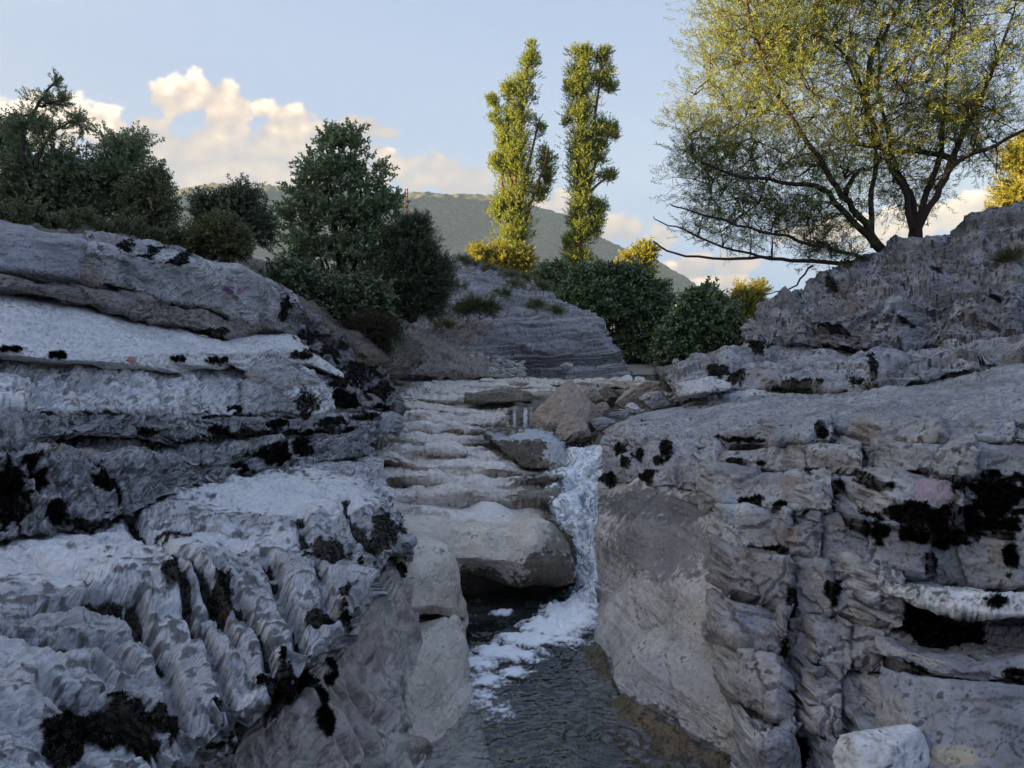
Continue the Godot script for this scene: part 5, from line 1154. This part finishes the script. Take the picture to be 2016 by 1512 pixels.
# ------------------------------------------------------------------ ground, hill, mountain, poles
func land() -> void:
	PAL.soil = [Color(0.17, 0.135, 0.10), Color(0.085, 0.07, 0.05), Color(0.04, 0.04, 0.02), Color(0.10, 0.11, 0.04)]
	PAL.scree = [Color(0.42, 0.38, 0.33), Color(0.24, 0.20, 0.165), Color(0.08, 0.07, 0.05), Color(0.16, 0.11, 0.08)]
	PAL.mountain = [Color(0.12, 0.125, 0.11), Color(0.07, 0.077, 0.07), Color(0.03, 0.045, 0.025), Color(0.20, 0.19, 0.15)]
	# one sheet to the horizon
	var v := PackedVector3Array()
	var c := PackedColorArray()
	for zy in [[40.0, -0.9], [-8.4, -0.9], [-9.4, 0.75], [-24.0, 0.95], [-60.0, 1.6], [-400.0, 2.0], [-5200.0, 2.0]]:
		for x in [-4000.0, -400.0, -40.0, 0.0, 40.0, 400.0, 4000.0]:
			v.append(Vector3(x, zy[1], zy[0]))
			c.append(Color(0.24, 0.22, 0.19) if zy[0] > -50.0 else Color(0.10, 0.11, 0.055))
	var n := PackedVector3Array()
	n.resize(v.size())
	n.fill(Vector3.UP)
	var idx := PackedInt32Array()
	for j in 6:
		for i in 6:
			var a := j * 7 + i
			idx.append_array([a, a + 7, a + 1, a + 1, a + 7, a + 8])
	tag(part("ground", arrays_mesh(v, n, c, idx), M.plain, self), "open valley floor beyond the trees", "ground", "", "structure")
	var t := base("left_slope")
	tag(t, "earthy scrub slope behind the left rocks", "slope", "", "structure")
	rock(t, "slope", [[-900, 330, 44, -200, 400, 44, 300, 470, 44, 700, 560, 44, 900, 640, 44], [-1400, 330, 8, -160, 410, 8.0, 0, 440, 7.4, 300, 500, 8.6, 570, 600, 10.3, 700, 690, 11.5, 790, 725, 14.0], [-1400, 700, 7.4, -160, 600, 7.6, 0, 600, 7.3, 300, 640, 8.5, 570, 700, 10.2, 700, 740, 11.4, 790, 735, 13.5]],
		{"seed": 201, "step": 5.0, "pal": "soil", "big": 0.25, "bigf": 0.5, "mid": 0.12, "midf": 2.0, "fine": 0.05, "finef": 7.0, "crust": 0.2, "blur": 2})
	t = base("right_slope")
	tag(t, "scrubby slope behind the right cliff", "slope", "", "structure")
	rock(t, "slope", [[1290, 725, 34, 1500, 700, 34, 1800, 640, 34, 2300, 540, 34], [1310, 735, 10.6, 1480, 660, 11.2, 1640, 540, 11.6, 1850, 470, 11.1, 2016, 420, 10.6, 2500, 300, 10.0], [1310, 800, 10.4, 1480, 760, 11.0, 1640, 700, 11.3, 1850, 700, 10.9, 2016, 700, 10.5, 2500, 650, 9.8]],
		{"seed": 202, "step": 7.0, "pal": "soil", "big": 0.12, "bigf": 0.6, "mid": 0.06, "midf": 2.0, "blur": 1})
	# layered hill
	var h := base("layered_hill")
	tag(h, "low hill of thin dark rock layers beyond the stream bed", "hill", "", "structure")
	rock(h, "rock_face", [[760, 520, 30, 880, 500, 29, 960, 522, 28, 1020, 538, 27, 1090, 578, 26, 1150, 608, 25, 1195, 640, 24, 1212, 675, 23.5, 1235, 720, 23.0], [770, 590, 25, 880, 570, 24.5, 960, 590, 24.0, 1030, 612, 23.6, 1100, 640, 23.2, 1160, 660, 22.8, 1205, 690, 22.4, 1245, 732, 22.2], [760, 660, 22, 880, 655, 21.8, 960, 665, 21.6, 1030, 680, 21.6, 1100, 695, 21.8, 1160, 705, 22, 1215, 720, 22.0, 1258, 740, 21.9], [750, 725, 19.5, 880, 730, 20, 960, 735, 20.5, 1030, 738, 21, 1100, 740, 21.2, 1160, 742, 21.4, 1215, 744, 21.6, 1265, 746, 21.6]],
		{"seed": 210, "step": 1.7, "pal": "hill", "mat": "smooth_rock", "big": 0.18, "bigf": 0.4, "mid": 0.05, "midf": 1.6, "fine": 0.02, "strata": 0.20, "strata_x": 0.06, "block": 0.05, "blockf": 0.8, "bsq": 3.0, "bed_c": 0.6, "strataf": 9.0, "lines": 0.0, "tilt": -0.06, "crack": 0.06, "crackf": 0.9, "squash": 3.0, "crust": 0.3, "blur": 2})
	rock(h, "scree", [[745, 640, 21, 800, 610, 21.5, 870, 605, 22.3, 960, 625, 22.4, 1010, 640, 22.5], [745, 690, 19, 800, 670, 19.5, 870, 668, 20.8, 950, 700, 21.0, 1010, 730, 21.0], [740, 735, 17.5, 800, 738, 18, 870, 740, 18.5, 950, 742, 19.2, 1010, 744, 20]],
		{"seed": 211, "step": 2.0, "pal": "scree", "big": 0.2, "bigf": 0.7, "mid": 0.10, "midf": 3.0, "fine": 0.05, "finef": 9.0, "blur": 2, "crust": 0.35})
	# loose stones on the scree
	var stone := SphereMesh.new()
	stone.radius = 0.5
	stone.height = 0.7
	stone.radial_segments = 6
	stone.rings = 3
	var mm := MultiMesh.new()
	mm.transform_format = MultiMesh.TRANSFORM_3D
	mm.use_colors = true
	mm.mesh = stone
	mm.instance_count = 1500
	for i in 1500:
		var px := rng.randf_range(700, 1030)
		var k := rng.randf()
		var p := at(px, lerpf(650 + (px - 750) * 0.15, 745, k), lerpf(21.0 + (px - 750) * 0.004, 18.2 + (px - 750) * 0.008, k) - 0.15)
		mm.set_instance_transform(i, Transform3D(Basis.from_euler(Vector3(rng.randf() * 6, rng.randf() * 6, rng.randf() * 6)).scaled(Vector3(1, rng.randf_range(0.4, 0.8), rng.randf_range(0.6, 1)) * rng.randf_range(0.06, 0.26)), p))
		var g := rng.randf_range(0.2, 0.5)
		mm.set_instance_color(i, Color(g, g * 0.94, g * 0.86))
	var so := MultiMeshInstance3D.new()
	so.name = "loose_stones"
	so.multimesh = mm
	so.material_override = M.plain
	so.set_meta("kind", "stuff")
	h.add_child(so)
	# mountain; its arm left of the frame is raised to shade the slope
	var m := base("mountain")
	tag(m, "broad hazy green mountain with a long falling right shoulder", "mountain", "", "structure")
	rock(m, "mountain_side", [[-1700, 250, 1700, -1200, -260, 1750, -850, -320, 1800, -500, -80, 2000, -250, 260, 2300, -60, 385, 2600, 150, 396, 2800, 340, 368, 2700, 560, 364, 2600, 700, 370, 2600, 820, 376, 2600, 960, 377, 2600, 1060, 405, 2600, 1130, 435, 2600, 1200, 468, 2600, 1300, 525, 2600, 1390, 582, 2600, 1480, 592, 2700, 1700, 600, 2800, 2400, 600, 2900],
		[-1700, 440, 1600, -1200, 320, 1600, -850, 300, 1650, -500, 360, 1750, -250, 450, 1900, -60, 500, 2100, 150, 505, 2200, 340, 480, 2150, 560, 470, 2100, 700, 480, 2100, 820, 490, 2100, 960, 490, 2100, 1060, 510, 2100, 1130, 525, 2100, 1200, 545, 2100, 1300, 580, 2100, 1390, 610, 2100, 1480, 618, 2200, 1700, 625, 2300, 2400, 630, 2400],
		[-1700, 680, 1500, -1200, 680, 1500, -850, 680, 1500, -500, 680, 1500, -200, 680, 1500, 0, 680, 1500, 150, 680, 1500, 560, 680, 1500, 960, 680, 1500, 1390, 680, 1500, 1700, 680, 1500, 2400, 680, 1500]],
		{"seed": 220, "step": 4.0, "pal": "mountain", "big": 22.0, "bigf": 0.004, "mid": 8.0, "midf": 0.02, "fine": 3.0, "finef": 0.09, "crust": 0.1, "stain": 0.4, "blur": 6, "back": Vector3(0, -60, -300), "under": Vector3(0, -20, 0), "mat": "plain", "lines": 0.0})
	# the ridge on the left, outside the frame, that keeps the low sun off the gorge
	var r := base("left_ridge")
	tag(r, "wooded ridge west of the gorge that shades it from the low sun", "ridge", "", "structure")
	var P := PackedVector3Array()
	var C := PackedColorArray()
	for j in 40:
		for i in 60:
			var s := i / 59.0
			var z := lerpf(40.0, -46.0, s)
			var q := j / 39.0
			var crest := 18.0 + n_big.get_noise_2d(z * 0.11, 3.0) * 2.0 + n_mid.get_noise_2d(z * 0.35, 5.0) * 1.2
			crest += 3.0 * smoothstep(-10.0, -25.0, z)
			crest *= smoothstep(0.0, 0.10, 1.0 - s)
			P.append(Vector3(lerpf(-74.0, -24.0, q) - maxf(0.0, -z - 14.0) * 0.55, -0.9 + (crest + 0.9) * sin(PI * clampf(q * 1.1, 0.0, 1.0)), z))
			C.append(Color(0.05, 0.06, 0.03))
	part("slope", arrays_mesh(P, grid_normals(P, 60, 40), C, grid_index(60, 40)), M.plain, r)
	# unseen slope added behind the camera to darken faces turned towards it
	var e := base("added_rear_slope")
	tag(e, "unseen slope added behind the viewer to darken the faces turned to it", "slope", "", "structure")
	P = PackedVector3Array()
	C = PackedColorArray()
	for j in 24:
		for i in 50:
			var q := j / 23.0
			var a := lerpf(-1.9, 1.9, i / 49.0)
			var rad := lerpf(26.0, 6.0, q)
			var top := 4.5 + n_big.get_noise_2d(a * 3.0, 9.0) * 1.5
			P.append(Vector3(sin(a) * rad, -0.9 + (top + 0.9) * (1.0 - q * q), cos(a) * rad))
			C.append(Color(0.07, 0.075, 0.05))
	part("slope", arrays_mesh(P, grid_normals(P, 50, 24), C, grid_index(50, 24)), M.plain, e)
	# lattice mast and utility pole
	var mast := base("lattice_mast", at(801, 470, 120))
	tag(mast, "thin red-brown lattice mast behind the tall broad tree", "mast")
	var u := 120.0 / FOCAL
	var red := Color(0.24, 0.11, 0.09)
	for x in [-1, 1]:
		for zz in [-1, 1]:
			var tb := Tubes.new()
			tb.add(PackedVector3Array([Vector3(x * 2.6 * u, -8, zz * 2.6 * u), Vector3(x * 2.0 * u, 96 * u, zz * 2.0 * u)]), 0.07, 0.06, red)
			part("leg", arrays_mesh(tb.v, tb.n, tb.c, tb.idx), M.plain, mast)
	for k in 14:
		var tb := Tubes.new()
		var y0 := k * 7.0 * u
		tb.add(PackedVector3Array([Vector3(-2.3 * u, y0, 2.3 * u), Vector3(2.3 * u, y0 + 6 * u, 2.3 * u)]), 0.05, 0.05, red, 4)
		part("brace", arrays_mesh(tb.v, tb.n, tb.c, tb.idx), M.plain, mast)
	var pole := base("utility_pole", at(1331, 660, 150))
	tag(pole, "pale utility pole with a short crossarm far beyond the dark trees", "pole")
	u = 150.0 / FOCAL
	for seg in [["post", Vector3(0, -4, 0), Vector3(0, 70 * u, 0), 0.16], ["crossarm", Vector3(-6 * u, 62 * u, 0), Vector3(6 * u, 62 * u, 0), 0.09]]:
		var tb := Tubes.new()
		tb.add(PackedVector3Array([seg[1], seg[2]]), seg[3], seg[3] * 0.8, Color(0.55, 0.54, 0.52))
		part(seg[0], arrays_mesh(tb.v, tb.n, tb.c, tb.idx), M.plain, pole)

func rock_palettes() -> void:
	# light, middle, dark crust, stain (linear values)
	PAL.grey = [Color(0.58, 0.58, 0.57), Color(0.27, 0.27, 0.28), Color(0.055, 0.055, 0.06), Color(0.30, 0.25, 0.20)]
	PAL.pale = [Color(0.84, 0.84, 0.83), Color(0.58, 0.58, 0.59), Color(0.07, 0.07, 0.075), Color(0.38, 0.32, 0.26)]
	PAL.cool = [Color(0.56, 0.57, 0.59), Color(0.27, 0.28, 0.30), Color(0.06, 0.06, 0.065), Color(0.29, 0.26, 0.23)]
	PAL.slate = [Color(0.36, 0.37, 0.40), Color(0.20, 0.205, 0.225), Color(0.06, 0.06, 0.07), Color(0.22, 0.19, 0.17)]
	PAL.brown = [Color(0.36, 0.33, 0.30), Color(0.20, 0.18, 0.165), Color(0.05, 0.048, 0.046), Color(0.19, 0.15, 0.12)]
	PAL.umber = [Color(0.46, 0.44, 0.43), Color(0.23, 0.22, 0.22), Color(0.055, 0.05, 0.05), Color(0.20, 0.16, 0.14)]
	PAL.dark = [Color(0.30, 0.30, 0.30), Color(0.13, 0.125, 0.12), Color(0.03, 0.03, 0.03), Color(0.16, 0.12, 0.09)]
	PAL.cliff = [Color(0.52, 0.535, 0.56), Color(0.20, 0.21, 0.23), Color(0.03, 0.03, 0.034), Color(0.26, 0.22, 0.19)]
	PAL.taupe = [Color(0.60, 0.54, 0.48), Color(0.36, 0.315, 0.285), Color(0.13, 0.115, 0.11), Color(0.30, 0.25, 0.21)]
	PAL.beige = [Color(0.76, 0.69, 0.59), Color(0.57, 0.50, 0.41), Color(0.18, 0.16, 0.14), Color(0.36, 0.29, 0.22)]
	PAL.wall = [Color(0.66, 0.62, 0.56), Color(0.40, 0.38, 0.355), Color(0.13, 0.125, 0.125), Color(0.33, 0.28, 0.23)]
	PAL.bed = [Color(0.85, 0.80, 0.72), Color(0.60, 0.53, 0.45), Color(0.12, 0.10, 0.08), Color(0.34, 0.26, 0.19)]
	PAL.hill = [Color(0.44, 0.43, 0.43), Color(0.22, 0.215, 0.22), Color(0.05, 0.05, 0.05), Color(0.24, 0.19, 0.15)]
	PAL.brow = [Color(0.66, 0.66, 0.67), Color(0.32, 0.325, 0.34), Color(0.06, 0.06, 0.065), Color(0.40, 0.34, 0.28)]


func _ready() -> void:
	rng.seed = 20
	stage()
	n_big = noise(FastNoiseLite.TYPE_SIMPLEX_SMOOTH, 1.0, 2, 1)
	n_mid = noise(FastNoiseLite.TYPE_SIMPLEX_SMOOTH, 1.0, 3, 2)
	n_fine = noise(FastNoiseLite.TYPE_SIMPLEX, 1.0, 3, 3)
	n_strata = noise(FastNoiseLite.TYPE_SIMPLEX, 1.0, 2, 4)
	n_cell = noise(FastNoiseLite.TYPE_CELLULAR, 1.0, 1, 5)
	n_cell.cellular_return_type = FastNoiseLite.RETURN_DISTANCE2_SUB
	n_cell.cellular_distance_function = FastNoiseLite.DISTANCE_EUCLIDEAN
	n_block = noise(FastNoiseLite.TYPE_CELLULAR, 1.0, 1, 15)
	n_block.cellular_return_type = FastNoiseLite.RETURN_CELL_VALUE
	n_streak = noise(FastNoiseLite.TYPE_SIMPLEX_SMOOTH, 1.0, 3, 6)
	n_patch = noise(FastNoiseLite.TYPE_SIMPLEX_SMOOTH, 1.0, 4, 7)
	n_tint = noise(FastNoiseLite.TYPE_SIMPLEX_SMOOTH, 1.0, 3, 8)
	make_materials()
	rock_palettes()
	left_bank()
	middle_rocks()
	right_bank()
	land()
	water()
	boulders()
	plants()
